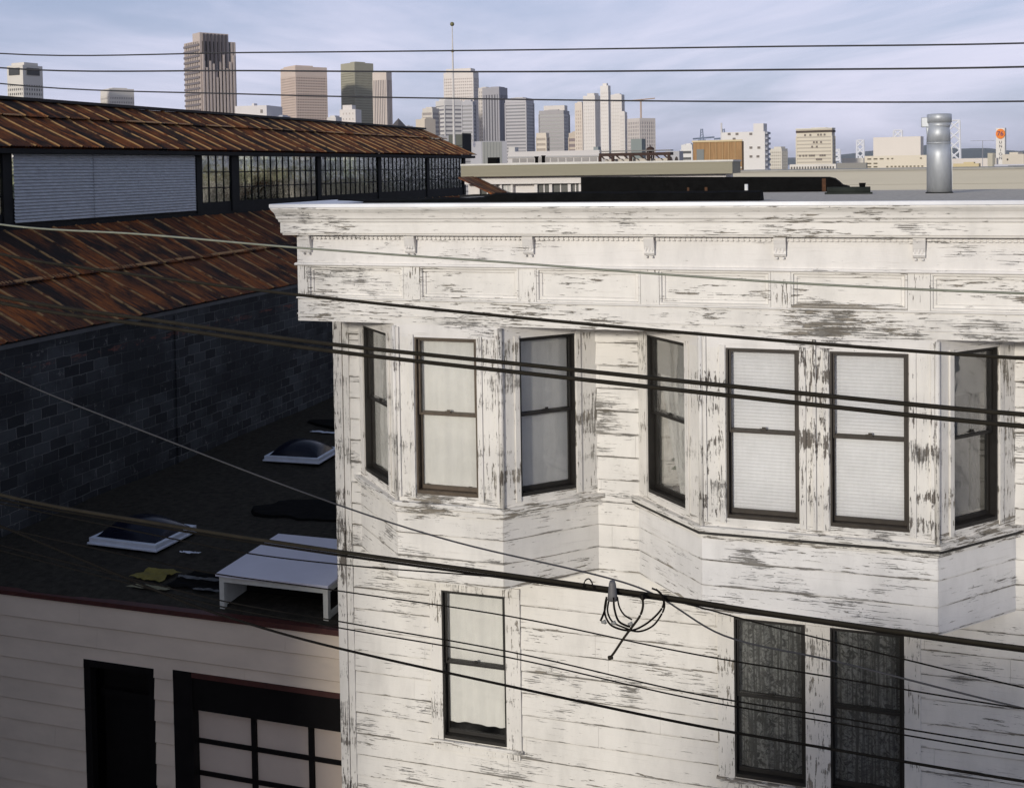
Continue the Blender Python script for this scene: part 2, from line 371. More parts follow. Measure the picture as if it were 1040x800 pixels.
# ---- faces of the bays: local frame u along the face, d outward
def frame(A, B, z=0):
    A = Vector((*A, z)); B = Vector((*B, z)); t = (B-A).normalized(); n = Vector((t.y, -t.x, 0))
    Mx = Matrix(((t.x, n.x, 0, A.x), (t.y, n.y, 0, A.y), (0, 0, 1, z), (0,0,0,1)))
    return Mx, (B-A).length
def wavy(u0, u1, z0, z1, d, amp=.018, wl=.09, Mx=None, hem=0, tie=None, seed=0):
    m = MB(); r = random.Random(seed); nu = int((u1-u0)/wl*7)+6; nz = 10
    ph = [r.uniform(0, 6) for _ in range(4)]
    g = []; amp *= .45; wl *= 1.6
    for j in range(nz+1):
        t = j/nz; z = z0 + (z1-z0)*t; row = []
        for i in range(nu+1):
            s_ = i/nu; 
            if tie:   # swept to one side toward the bottom
                k = tie*(1-t)**1.3*.62; s2 = s_*(1-abs(k)) + (k if k > 0 else 0)
            else: s2 = s_
            u = u0 + (u1-u0)*s2
            a = 2*PI*(s_*(u1-u0))/wl
            dd = d - amp*(.5+.5*math.sin(a*.93+ph[0]+.5*math.sin(t*2+ph[3])) ) - amp*.6*math.sin(a*.41+ph[1]+t*.7)
            zz = z + (hem*(.4*math.sin(a*.3+ph[2])+.3*math.sin(a*.8)) if j == 0 else 0)
            p = Mx @ Vector((u, dd, zz)); g.append(tuple(p))
    m.v = g
    for j in range(nz):
        for i in range(nu):
            q = j*(nu+1)+i; m.f.append((q, q+1, q+nu+2, q+nu+1)); m.sm.append(True)
    return m
def pleat(u0, u1, z0, z1, d, Mx, n=34):
    m = MB()
    for k in range(n+1):
        z = z0+(z1-z0)*k/n; dd = d + (.0022 if k % 2 else -.0022)
        for u in (u0, u1): m.v.append(tuple(Mx @ Vector((u, dd, z))))
    for k in range(n): q = 2*k; m.f.append((q, q+1, q+3, q+2)); m.sm.append(False)
    return m
def window(Mx, a, b, z0, z1, fm, cover, dark=None, depth=.10, seed=0):
    """double-hung window let into opening a..b; depth is measured back from the casing face d=0"""
    W = MB(); D = -depth; fmt = fm
    t = .020
    W.box(a, a+t, D-.05, -.004, z0, z1, Mx); W.box(b-t, b, D-.05, -.004, z0, z1, Mx)
    W.box(a+t, b-t, D-.05, -.004, z1-t, z1, Mx); W.box(a+t, b-t, D-.05, -.0, z0, z0+.04, Mx)
    win = W.build('window', fmt, house)
    zm = (z0+z1)/2+.02; s = .027
    for (name, za, zb, d) in (('upper_sash', zm-.02, z1-t, -.048), ('lower_sash', z0+.04, zm+.02, -.086)):
        m = MB(); A, B = a+t, b-t
        bot = .046 if name[0] == 'l' else .03
        m.box(A, A+s, d-.03, d, za, zb, Mx); m.box(B-s, B, d-.03, d, za, zb, Mx)
        m.box(A+s, B-s, d-.03, d, za, za+bot, Mx); m.box(A+s, B-s, d-.03, d, zb-.028, zb, Mx)
        m.build(name, fmt, win, bevel=.002)
        g = MB(); g.hexa([(A+s,d-.018,za+bot),(B-s,d-.018,za+bot),(B-s,d-.015,za+bot),(A+s,d-.015,za+bot),(A+s,d-.018,zb-.028),(B-s,d-.018,zb-.028),(B-s,d-.015,zb-.028),(A+s,d-.015,zb-.028)], Mx)
        g.build('pane', GLASS, win)
    m = MB(); c = (a+b)/2; m.box(c-.035, c+.035, -.07, -.045, zm+.02, zm+.035, Mx); m.box(c-.008, c+.03, -.06, -.05, zm+.035, zm+.052, Mx)
    m.build('sash_lock', fmt, win)
    for (nm, mat, mbf) in cover:
        mbf.build(nm, mat, win)
    return win
def cover_curtain(Mx, a, b, z0, z1, mat=None, seed=0, **k):
    return [('curtain', mat or SHEER, wavy(a+.04, b-.04, z0+.07, z1-.03, -.122, Mx=Mx, hem=.03, seed=seed, **k))]
Z0, Z1 = 6.25, 8.07
def bay(name_label, wA, fA, fB, wB, board, fronts, ls, rs, LM, RM, FM, covers, lowlab=None):
    pts = [(wA, WY+.03), (fA, FY), (fB, FY), (wB, WY+.03)]
    faces = [frame(pts[i], pts[i+1]) for i in range(3)]
    ops = [[ls], fronts, [rs]]; mats = [LM, FM, RM]
    # boarded apron under the sills, real boards on each face
    for fi, (Mx, L) in enumerate(faces):
        m = MB(); z = 5.24
        kk = 12
        while z < 6.08:
            zt = min(2.0+.27*(math.floor((z-2.0)/.27+1e-4)+1), 6.08); top = zt-.006
            m.hexa([(0,-.05,z),(L,-.05,z),(L,.012,z),(0,.012,z),(0,-.05,top),(L,-.05,top),(L,.0,top),(0,.0,top)], Mx)
            m.box(0, L, -.05, -.006, top, zt, Mx); z = zt
        m.build('bay_apron', board, house)
    # sill course
    def offs(d, z0, z1):
        m = MB(); k = math.tan(PI/8)
        out = [(wA-d*.2, WY+.0), (fA-d*k, FY-d), (fB+d*k, FY-d), (wB+d*.2, WY)]
        out[0] = (wA-d*1.1, WY-.0); out[3] = (wB+d*1.1, WY)
        inn = [(wA+.1, WY), (fA+.05, FY+.1), (fB-.05, FY+.1), (wB-.1, WY)]
        for i in range(3):
            a, b, c, e = out[i], out[i+1], inn[i+1], inn[i]
            m.hexa([(*a,z0),(*b,z0),(*c,z0),(*e,z0),(*a,z1),(*b,z1),(*c,z1),(*e,z1)])
        return m
    offs(.022, 6.02, 6.07 if lowlab else 6.085).build('bay_moulding', P_SILL, house, bevel=.004)
    offs(.065, 6.10, 6.155).build('bay_sill', P_SILL, house, bevel=.006)
    if lowlab: offs(.058, 6.072, 6.099).build('drip_edge', DARKF, house)
    # bottom board
    m = MB(); m.v = [(*p, 5.22) for p in pts] + [(*p, 5.238) for p in pts]; m.f = [(0,1,2,3),(4,5,6,7),(0,1,5,4),(1,2,6,5),(2,3,7,6),(3,0,4,7)]; m.sm = [False]*6
    m.build('bay_soffit', board, house)
    # casings and windows
    for fi, (Mx, L) in enumerate(faces):
        hz = 8.222
        bands = [0.0] + [e for o in ops[fi] for e in o] + [L]
        m = MB()
        m.box(0, L, -.05, 0, Z1, hz, Mx)
        part('sub_sill', P_SILL, house, [(0, L, -.05, 0, 6.155, Z0)], Mx)
        m.build('header', P_FRIEZE, house)
        for i in range(0, len(bands), 2):
            a, b = bands[i], bands[i+1]; lt = (i == 0); rt = (i == len(bands)-2)
            q = MB(); q.box(a, b, -.05, 0, Z0, Z1, Mx); q.build('stile', mats[fi], house)
            wd = b-a
            q = MB()
            if not lt: q.box(a+.006, a+min(.07, wd*.42), .001, .02, Z0-.05, Z1+.03, Mx)
            if not rt: q.box(b-min(.07, wd*.42), b-.006, .001, .02, Z0-.05, Z1+.03, Mx)
            if wd > .18:
                mid = (a+b)/2
                if not lt and not rt: q.box(mid-.018, mid+.018, .001, .03, Z0-.05, hz-.035, Mx)
                elif fi == 1: 
                    e = .045 if lt else L-.045
                    q.box(e-.018, e+.018, .001, .022, Z0-.05, hz-.035, Mx)
            q.build('casing', mats[fi], house, bevel=.004)
        for oi, (a, b) in enumerate(ops[fi]):
            c, fmm = covers[fi][oi]
            window(Mx, a, b, Z0, Z1, fmm, c(Mx, a, b))
    for (x, y) in pts[1:3]:
        q = MB(); q.tube([(x, y-.004, 6.157), (x, y-.004, 8.2)], .028, 10); q.build('corner_bead', P_TRIM2, house)
cur = lambda seed, **k: (lambda Mx, a, b: cover_curtain(Mx, a, b, Z0, Z1, seed=seed, **k))
bay('left', -6.35, -5.42, -4.12, -3.20, P_BAY, [(.25,1.01)], (.23,1.08), (.24,.97), P_TRIM, P_TRIM, P_TRIM,
    [[(cur(1), DARKF)], [(cur(2), TANF)], [(cur(3, amp=.006), DARKF)]])
def ledge_blind(Mx, a, b):
    zt = Z1-.03; return [('blind', BLIND2, pleat(a+.04, b-.04, 7.62, zt, -.122, Mx, 2)),
        ('curtain', SHEER, wavy(a+.03, b-.04, Z0+.07, 7.9, -.15, Mx=Mx, tie=.95, seed=5, amp=.02, wl=.07))]
def shade(Mx, a, b): return [('pleated_shade', BLIND, pleat(a+.035, b-.035, Z0+.05, Z1-.03, -.135, Mx, 96))]
BROWNF = plain('brown sash paint', (.035,.026,.018), .5, .3, 12)
def darkc(Mx, a, b): return [('blind', BLIND2, pleat(a+.04, b-.04, 7.58, Z1-.03, -.13, Mx, 2)),
        ('curtain', SHEER_D, wavy(a+.03, b-.2, Z0+.07, 7.9, -.2, Mx=Mx, seed=9, amp=.03, wl=.11)),
        ('curtain', SHEER_D, wavy(b-.17, b-.04, Z0+.07, 7.9, -.2, Mx=Mx, seed=11, amp=.02, wl=.06))]
bay('right', -2.77, -1.87, .5, 1.34, P_BAY2, [(.27,1.02),(1.33,2.10)], (.245,1.01), (.24,.93), P_TRIM, P_TRIM, P_TRIM2,
    [[(ledge_blind, DARKF)], [(shade, BROWNF),(shade, BROWNF)], [(darkc, DARKF)]], lowlab=True)
# a window on the storey below, with flat casing
def flat_window(ops, seed, mat, x0, x1, ztop, fmm, sill=True, **k):
    Mx, L = frame((0, WY), (1, WY))
    z0, z1 = ops[0][2], ops[0][3]
    m = MB(); bands = [x0] + [e for o in ops for e in o[:2]] + [x1]
    for i in range(0, len(bands), 2): m.box(bands[i], bands[i+1], -.03, .034, z0-.02, z1+.0, Mx)
    m.box(x0, x1, -.03, .034, z1+.001, ztop, Mx)
    m.build('casing', P_TRIM, house, bevel=.004)
    m = MB(); m.box(x0-.02, x1+.02, -.03, .06, z0-.065, z0-.022, Mx); m.build('sill', P_SILL, house, bevel=.004)
    m = MB(); m.box(x0+.02, x1-.02, -.01, .028, z0-.15, z0-.067, Mx); m.build('sill_apron', P_TRIM, house, bevel=.003)
    M2 = Mx @ Matrix.Translation((0, .034, 0))
    for i, o in enumerate(ops):
        window(M2, o[0], o[1], z0, z1, fmm, [('curtain', mat, wavy(o[0]+.03, o[1]-.03, z0+.07+(.1 if mat is SHEER else 0), z1-.03, -.122, Mx=M2, seed=seed+i, hem=.02 if mat is SHEER else 0, **k))])
flat_window([OPEN[0]], 21, SHEER, -5.40, -4.22, 4.90, DARKF)
flat_window([OPEN[1], OPEN[2]], 31, LACE, -1.84, .36, 5.1, DARKF, amp=.06, wl=.10)
# mail slot style ledge flowers seen inside the right bay's left window
t = thing('flower_vase', (-2.12, 12.98, 5.3), 'vase of orange and white flowers inside right bay, behind its left window', 'vase')
m = MB(); m.tube([(-2.12,12.98,5.3),(-2.12,12.98,5.9),(-2.12,12.98,6.3)], .1, 12, radii=[.25,.05,.22]); m.build('stand', plain('dark wood', (.06,.03,.02)), t)
m = MB(); m.tube([(-2.12,12.98,6.3),(-2.12,12.98,6.38),(-2.12,12.98,6.46),(-2.12,12.98,6.52)], .06, 12, radii=[.05,.08,.06,.07]); m.build('vase', plain('terracotta vase', (.40,.20,.13)), t)
rf = random.Random(4)
m = MB(); m2 = MB(); m3 = MB()
for k in range(26):
    p = (-2.12+rf.gauss(0,.09), 12.98+rf.gauss(0,.09), 6.66+rf.gauss(0,.1)); (m if k % 2 else m2).ball(p, rf.uniform(.02,.04), jit=.25)
for k in range(60):
    p = Vector((-2.12+rf.gauss(0,.11), 12.98+rf.gauss(0,.11), 6.62+rf.gauss(0,.1))); q = Vector((rf.gauss(0,.03),rf.gauss(0,.03),rf.gauss(0,.03))); r_ = Vector((rf.gauss(0,.03),rf.gauss(0,.03),rf.gauss(0,.03)))
    m3.poly([p-q, p+r_, p+q, p-r_])
m.build('orange_blossom', plain('orange petals', (.70,.28,.08)), t); m2.build('white_blossom', plain('pale petals', (.75,.65,.5)), t); m3.build('foliage', plain('leaves', (.05,.09,.03)), t)

# ------------------------------------------------------------------ things on the house roof
t = tag(MB().build('roofing_curb', TAR), '', '') if False else None
m = MB()
xs = [-6.75+i*.18 for i in range(31)]
rr = random.Random(2); prev = None
for i, x in enumerate(xs):
    top = (9.63 + .02*min(1, max(0, (x+6.0)/1.2))) if x < -4.62 else 9.70
    top += rr.uniform(-.008, .008)
    s = [(x, 13.3), (x, 13.62)]
    ring = [(x, 13.25+rr.uniform(-.02,.02), 9.56), (x, 13.34, top-.02), (x, 13.44, top), (x, 13.62, top-.01), (x, 13.75, 9.56)]
    if x <= -1.3:
        b = len(m.v); m.v += ring
        if prev is not None:
            for k in range(5): m.f.append((prev+k, prev+(k+1)%5, b+(k+1)%5, b+k)); m.sm.append(False)
        else: m.f.append(tuple(range(b, b+5))); m.sm.append(False)
        prev = b
m.f.append(tuple(range(prev, prev+5))); m.sm.append(False)
tag(m.build('roofing_curb', TAR, loc=(-4,13.5,9.56)), 'long black tarred curb lying just behind the white cornice', 'roof curb')
m = MB(); m.hexa([(-5.25,22.0,9.46),(-.93,22.0,9.46),(-.93,22.5,9.46),(-5.25,22.5,9.46),(-5.65,22.0,9.80),(-1.05,22.0,9.745),(-1.05,22.5,9.745),(-5.65,22.5,9.80)])
m = MB()
pf = [(-5.74,9.46),(-.60,9.46),(-.62,9.57),(-.74,9.60),(-.80,9.66),(-.88,9.72),(-.98,9.745),(-5.74,9.80)]
a = [(x, 22.0, z) for x, z in pf]; b = [(x, 22.6, z) for x, z in pf]; m.poly(a); m.poly(b[::-1])
for i in range(len(pf)): m.poly([a[i], a[(i+1)%len(pf)], b[(i+1)%len(pf)], b[i]])
blk = m.build('tarred_bulkhead', TAR, loc=(-3.2,22.2,9.46)); tag(blk, 'long low black tarred bulkhead across the roof, rust stained at both ends', 'bulkhead')
RUSTS = plain('rust stain', (.07,.03,.012), .9, .4, 20)
m = MB(); m.box(-1.10,-1.03,21.985,22.0,9.48,9.72); m.build('rust_streak', RUSTS, blk)
for (q0, q1) in ((-3.62,-3.58),(-3.28,-3.23)): part('rust_streak', RUSTS, blk, [(q0,q1,21.985,22.0,9.5,9.58)])
m = MB(); m.tube([(-2.22,19.6,9.49),(-2.22,19.6,9.67)], .03, 10); m.tube([(-2.22,19.6,9.49),(-2.22,19.6,9.51)], .06, 10)
tag(m.build('vent_pipe', plain('white pipe', (.7,.7,.68)), loc=(-2.22,19.6,9.49)), 'short white plastic pipe standing before the black bulkhead', 'pipe')
m = MB(); m.tube([(-3.2,19.6,9.49),(-3.2,19.6,9.53),(-3.2,19.6,9.56)], .05, 10, radii=[.06,.05,.03])
tag(m.build('vent_pipe', plain('pale cap', (.55,.5,.42)), loc=(-3.2,19.6,9.49)), 'tiny pale vent cap left of the short white pipe', 'pipe')
DUCTM = plain('grey green felt roll', (.03,.035,.03), .85, .2, 6, spec=.1)
t = thing('roofing_roll', (-.55,18.5,9.52), 'dark grey-green roll lying on the gravel roof right of the black bulkhead', 'roofing roll')
m = MB(); m.tube([(-.85,18.5,9.575),(-.2,18.5,9.575)], .058, 14); m.box(-.88,-.17,18.36,18.64,9.515,9.545); m.build('roll', DUCTM, t)
m = MB(); m.tube([(-.32,18.52,9.60),(-.32,18.52,9.69)], .045, 10, radii=[.04,.055]); m.build('stub', TAR, t)
# galvanised vent stack with tee head
GALV = plain('galvanised sheet', (.46,.48,.50), .5, .25, 5, .45, stretch=(1,1,.3))
bx, by = .94, 18.9; bz = 9.50
def P(px, py): 
    p = atY(px, py, by); return p
t = thing('vent_stack', (bx,by,bz), 'tall galvanised metal flue with a tee head standing on the gravel roof', 'vent stack')
zb = bz; zt = P(951,116).z; zh = P(951,124).z; zc = P(951,136).z
cx = P(954,190).x
m = MB(); m.tube([(cx,by,zb+.02),(cx-.005,by,zb+.6),(cx-.01,by,zc-.15)], .2, 28, radii=[.186,.180,.174]); m.build('pipe', GALV, t)
m = MB(); m.tube([(cx-.01,by,zc-.152),(cx-.01,by,zc-.14),(cx-.01,by,zc-.13)], .2, 28, radii=[.178,.182,.178])
m.tube([(cx-.01,by,zc-.13),(cx-.01,by,zc+.02),(cx-.01,by,zh)], .2, 28, radii=[.176,.172,.145]); m.build('collar', GALV, t)
xl, xr = P(941,120).x, P(967,120).x
rh = (xr-xl)/2*.98; hx = (xl+xr)/2
m = MB(); m.tube([(hx,by,zh-.01),(hx,by,zt-.01),(hx,by,zt)], rh, 28, radii=[rh,rh*1.0,rh*.93]); m.tube([(hx,by,zh-.10),(hx,by,zh-.012)], rh, 28, radii=[.148,rh*.97])
m.build('cap', GALV, t)
xq = P(935.5,120).x; zq = P(936,124).z
m = MB(); m.hexa([(xq,by-.04,zq-.085),(cx-.02,by-.04,zq-.085),(cx-.02,by+.04,zq-.085),(xq,by+.04,zq-.085),(xq,by-.04,zq+.07),(cx-.02,by-.04,zq+.07),(cx-.02,by+.04,zq+.07),(xq,by+.04,zq+.07)])
m.hexa([(cx-.17,by-.05,zq-.34),(cx-.08,by-.05,zq-.34),(cx-.08,by+.02,zq-.34),(cx-.17,by+.02,zq-.34),(xq+.07,by-.05,zq-.087),(cx-.02,by-.05,zq-.087),(cx-.02,by+.02,zq-.087),(xq+.07,by+.02,zq-.087)])
m.build('side_elbow', GALV, t, bevel=.012)
m = MB(); m.tube([(cx,by,zb-.0),(cx,by,zb+.03)], .24, 28, radii=[.22,.195]); m.build('base_flashing', TAR, t)
m = MB(); m.box(cx+.174,cx+.188,by-.02,by+.02,zb+.1,zc-.2); m.build('seam', GALV, t)

# ------------------------------------------------------------------ small building on the left
SB = plain('beige siding paint', (.68,.57,.455), .7, .12, .9, stretch=(1,1,2.5))
DOORD = plain('black paint', (.006,.005,.005), .6, .3, 6, spec=.15)
REDT = plain('dark red trim', (.06,.014,.010), .6, .3, 8)
FELT = plain('mineral roofing felt', (.036,.032,.025), .95, .50, 9, bumpd=.03, spec=.1)
SY = 13.1; SX0 = -13.78; SX1 = -6.68; SZ = 4.0
shop = thing('garage_building', (-10.2,SY,0), 'low beige clapboard building with black door and garage opening', 'building')
m = MB(); siding(m, SX0, SX1, 0, SZ, [(-10.71,-9.55,-.1,3.22),(-9.25,SX1+.1,-.1,3.245)], pitch=.30, zr=.1, y0=SY, tilt=.022, gap=.014); m.build('wall', SB, shop)
m = MB()
m.hexa([(SX0,SY-.03,SZ),(SX1,SY-.03,SZ),(SX1,SY+.1,SZ),(SX0,SY+.1,SZ),(SX0,SY-.03,SZ+.055),(SX1,SY-.03,SZ+.075),(SX1,SY+.1,SZ+.075),(SX0,SY+.1,SZ+.055)]); m.build('roof_edge', REDT, shop)
# felt roof, slightly uneven
m = MB(); nx, ny = 40, 90; rr = random.Random(8)
from mathutils import noise as mn
for j in range(ny+1):
    for i in range(nx+1):
        x = SX0+(SX1-SX0)*i/nx; y = SY+.03+(34-SY)*j/ny
        m.v.append((x, y, 4.085 + .035*mn.noise(Vector((x*.6,y*.6,0))) + .012*mn.noise(Vector((x*3,y*3,4))) - (.0 if j else .03)))
for j in range(ny):
    for i in range(nx): q = j*(nx+1)+i; m.f.append((q,q+1,q+nx+2,q+nx+1)); m.sm.append(True)
m.build('roof', FELT, shop)
dr = part('door', DOORD, shop, [(-10.71,-10.60,SY-.012,SY+.1,0,3.22),(-9.64,-9.55,SY-.012,SY+.1,0,3.22),(-10.60,-9.64,SY-.012,SY+.1,3.12,3.22),(-10.60,-9.64,SY+.28,SY+.33,0,3.12),(-10.60,-9.64,SY+.2,SY+.29,2.62,2.72)])
PANEG = glass_mat('door pane glass', tint=(.3,.33,.36), refl=.3)
part('door_pane', PANEG, dr, [(-9.84,-9.70,SY+.265,SY+.275,2.75,3.05),(-9.84,-9.70,SY+.265,SY+.275,1.7,2.6)])
gd = part('garage_door', DOORD, shop, [(-9.25,-8.95,SY-.012,SY+.15,0,3.24),(-8.95,SX1,SY+.01,SY+.15,2.72,3.17)]
     + [(-8.95+.86*k-.03,-8.95+.86*k+.045,SY+.10,SY+.16,0,2.72) for k in range(1,3)] + [(-8.95,SX1,SY+.104,SY+.158,2.7-.45*k-.03,2.7-.45*k+.03) for k in range(1,6)])
part('lintel', REDT, gd, [(-8.95,SX1,SY-.02,SY+.1,3.172,3.24)])
PANL = plain('pale door panel', (.60,.50,.42), .6, .06, 2)
for kx in range(3):
    for kz in range(6):
        x0 = -8.95+.86*kx+(.05 if kx else .0); x1 = min(-8.95+.86*(kx+1)-.03, SX1)
        part('door_panel', PANL, gd, [(x0,x1,SY+.13,SY+.15,2.7-.45*(kz+1)+.03 if kz<5 else 0,2.7-.45*kz-.03 if kz else 2.7)])
part('black_backing', DOORD, shop, [(SX0,SX1,SY+.34,SY+.40,0,3.9)])  # black sheet behind the whole front wall
# domed skylights
FRW = plain('white aluminium curb', (.62,.66,.74), .5, .1, 6)
def dome_mat():
    m, nt, bs = newmat('smoked acrylic dome'); bs.inputs['Base Color'].default_value = (.006,.007,.016,1); bs.inputs['Roughness'].default_value = .22; bs.inputs['Specular IOR Level'].default_value = .25
    
    return m
DOME = dome_mat()
def skylight(c, w, l, rz, label):
    t = thing('skylight', c, label, 'skylight', 'domed skylights on the felt roof'); ca, sa = math.cos(rz), math.sin(rz)
    def T(x, y, z): return (c[0]+x*ca-y*sa, c[1]+x*sa+y*ca, c[2]+z)
    m = MB(); Mx = Matrix.Translation(c) @ Matrix.Rotation(rz, 4, 'Z')
    m.box(-w/2+.03,w/2-.03,-l/2+.03,l/2-.03,-.05,.07,Mx); m.build('upstand', TAR, t)
    m = MB()
    for (x0,x1,y0,y1) in ((-w/2,w/2,-l/2,-l/2+.07),(-w/2,w/2,l/2-.07,l/2),(-w/2,-w/2+.07,-l/2+.07,l/2-.07),(w/2-.07,w/2,-l/2+.07,l/2-.07)): m.box(x0,x1,y0,y1,.05,.135,Mx)
    for (x0,x1,y0,y1) in ((-w/2-.025,w/2+.025,-l/2-.025,-l/2+.02),(-w/2-.025,w/2+.025,l/2-.02,l/2+.025),(-w/2-.025,-w/2+.02,-l/2+.02,l/2-.02),(w/2-.02,w/2+.025,-l/2+.02,l/2-.02)): m.box(x0,x1,y0,y1,.03,.06,Mx)
    m.build('frame', FRW, t, bevel=.006)
    m = MB(); n = 18
    for j in range(n+1):
        for i in range(n+1):
            x = -1+2*i/n; y = -1+2*j/n; m.v.append(T(x*(w/2-.06), y*(l/2-.06), .12+.27*((1-x*x)*(1-y*y))**.6))
    for j in range(n):
        for i in range(n): q = j*(n+1)+i; m.f.append((q,q+1,q+n+2,q+n+1)); m.sm.append(True)
    m.build('dome', DOME, t)
skylight((-11.40,15.45,4.10), 1.28, 1.05, math.radians(-2), 'nearer domed skylight with white frame, beside the yellow scrap on the felt roof')
skylight((-11.44,20.80,4.10), 1.20, 1.0, math.radians(3), 'farther domed skylight by the foot of the block wall, close to the white house')
# white roof hatch
HW = plain('white hatch paint', (.60,.59,.66), .55, .05, 2); HW2 = plain('white hatch wood', (.55,.55,.5), .6, .12, 8)
t = thing('roof_hatch', (-7.9,14.2,4.08), 'white lidded hatch box with open front on thin legs, at the felt roof edge', 'roof hatch')
X0, X1, Y0, Y1, ZA = -8.62, -6.98, 13.30, 14.95, 4.06
ZF = 4.53
m = MB(); m.hexa([(X0-.03,Y0-.05,ZF),(X1+.03,Y0-.05,ZF),(X1+.03,Y1,ZF+.02),(X0-.03,Y1,ZF+.02),(X0-.03,Y0-.05,ZF+.04),(X1+.03,Y0-.05,ZF+.04),(X1+.03,Y1,ZF+.06),(X0-.03,Y1,ZF+.06)]); m.build('lid', HW, t, bevel=.006)
part('side_panel', HW2, t, [(X0+.01,X0+.03,Y0+.07,Y1-.07,ZA-.02,ZF-.086)])
part('back_panel', HW2, t, [(X0+.07,X1-.07,Y1-.04,Y1-.02,ZA-.02,ZF-.086)])
m = MB(); m.box(X0,X1,Y0,Y0+.05,ZF-.085,ZF-.002); m.box(X1-.05,X1,Y0+.05,Y1,ZF-.085,ZF-.002); m.box(X0,X0+.05,Y0+.05,Y1,ZF-.085,ZF-.002); m.box(X0+.05,X1-.05,Y1-.05,Y1,ZF-.085,ZF-.002); m.build('rail', HW2, t)
for (x, y) in ((X0,Y0),(X1-.07,Y0),(X0,Y1-.07),(X1-.07,Y1-.07)):
    m = MB(); m.box(x,x+.07,y,y+.07,ZA-.02,ZF-.086); m.build('leg', HW2, t)
m = MB(); m.box(X1-.05,X1-.002,Y0+.07,Y1-.07,ZA-.02,ZA+.10); m.build('side_rail', HW2, t)
m = MB(); m.box(X0+.06,X1-.08,Y0+.6,Y1-.06,ZA-.02,ZF-.09); m.build('inner_box', TAR, t)
# tar patch, painted shadow pool, scrap
def blob(name, mat, c, rx, ry, z, seed, label, cat, n=40, jag=.25, h=.012):
    r = random.Random(seed); m = MB(); ph = [r.uniform(0,6) for _ in range(5)]
    ring = []
    for k in range(n):
        a = 2*PI*k/n; q = 1+jag*(.5*math.sin(2*a+ph[0])+.35*math.sin(3*a+ph[1])+.3*math.sin(5*a+ph[2])+.2*math.sin(9*a+ph[3]))+r.uniform(-.06,.06)*jag*2
        ring.append((c[0]+rx*q*math.cos(a), c[1]+ry*q*math.sin(a)))
    lo = [(x,y,z-.06) for x,y in ring]; hi = [(c[0]+(x-c[0])*.97, c[1]+(y-c[1])*.97, z+h+r.uniform(-.3,.3)*h) for x,y in ring]
    for k in range(n): m.poly([lo[k],lo[(k+1)%n],hi[(k+1)%n],hi[k]])
    for k in range(n): m.poly([hi[k],hi[(k+1)%n],(c[0],c[1],z+h)])
    return tag(m.build(name, mat, loc=(c[0],c[1],z)), label, cat)
blob('dark_patch', TAR, (-9.45,17.55), .95, .62, 4.125, 3, 'wide round black patch, a painted shadow pool between hatch and far skylight', 'tar patch')  # dark shadow pool on the roof, shaped as a black patch
blob('dark_patch', TAR, (-11.2,23.8), 1.6, .7, 4.125, 5, 'dark tar patch at the far end of the felt roof', 'tar patch')
YEL = plain('mossy yellow cloth', (.17,.14,.03), .9, .3, 9)
def rag(name, mat, c, sx, sy, z, seed, label, cat, h=.07):
    r = random.Random(seed); m = MB(); n = 9
    for j in range(n+1):
        for i in range(n+1):
            x = -1+2*i/n; y = -1+2*j/n; q = 1+.3*mn.noise(Vector((x*1.5+seed,y*1.5,seed)))
            m.v.append((c[0]+sx*x*q+.3*y*sx*r.uniform(.6,.9), c[1]+sy*y*q, z+h*max(0,mn.noise(Vector((x*2.2+seed*3,y*2.2,1)))+.25)))
    for j in range(n):
        for i in range(n): q = j*(n+1)+i; m.f.append((q,q+1,q+n+2,q+n+1)); m.sm.append(False)
    return tag(m.build(name, mat, loc=(c[0],c[1],z)), label, cat)
rag('cloth_scrap', YEL, (-10.2,14.05), .26, .2, 4.12, 1, 'crumpled mossy yellow scrap on the felt roof near its front edge', 'scrap')
rag('cloth_scrap', plain('pale scrap', (.20,.19,.12), .9), (-9.95,13.62), .3, .07, 4.12, 2, 'thin pale strip of scrap in front of the yellow one', 'scrap', h=.03)
rag('metal_strip', FRW, (-10.25,15.02), .14, .035, 4.13, 3, 'short bluish metal strip beside the nearer skylight', 'scrap', h=.03)
FELTP = plain('torn felt', (.10,.105,.11), .8, .5, 9)
rag('torn_felt', TAR, (-9.3,14.05), .45, .32, 4.11, 6, 'torn black roofing felt between yellow scrap and white hatch', 'roofing felt', h=.06)
rag('torn_felt', FELTP, (-9.35,13.98), .36, .04, 4.17, 9, 'silvery torn edge of felt lying on the black torn felt', 'roofing felt', h=.04)
rag('torn_felt', FELTP, (-9.05,13.7), .22, .03, 4.14, 12, 'small silvery strip of felt just left of the hatch leg', 'roofing felt', h=.03)
rag('plastic_sheet', FRW, (-12.0,22.9), .35, .06, 4.12, 14, 'narrow bluish sheet lying by the block wall beyond the far skylight', 'scrap', h=.03)
rag('plastic_sheet', FRW, (-11.6,23.7), .3, .05, 4.12, 16, 'second narrow bluish sheet, farther along the block wall', 'scrap', h=.03)

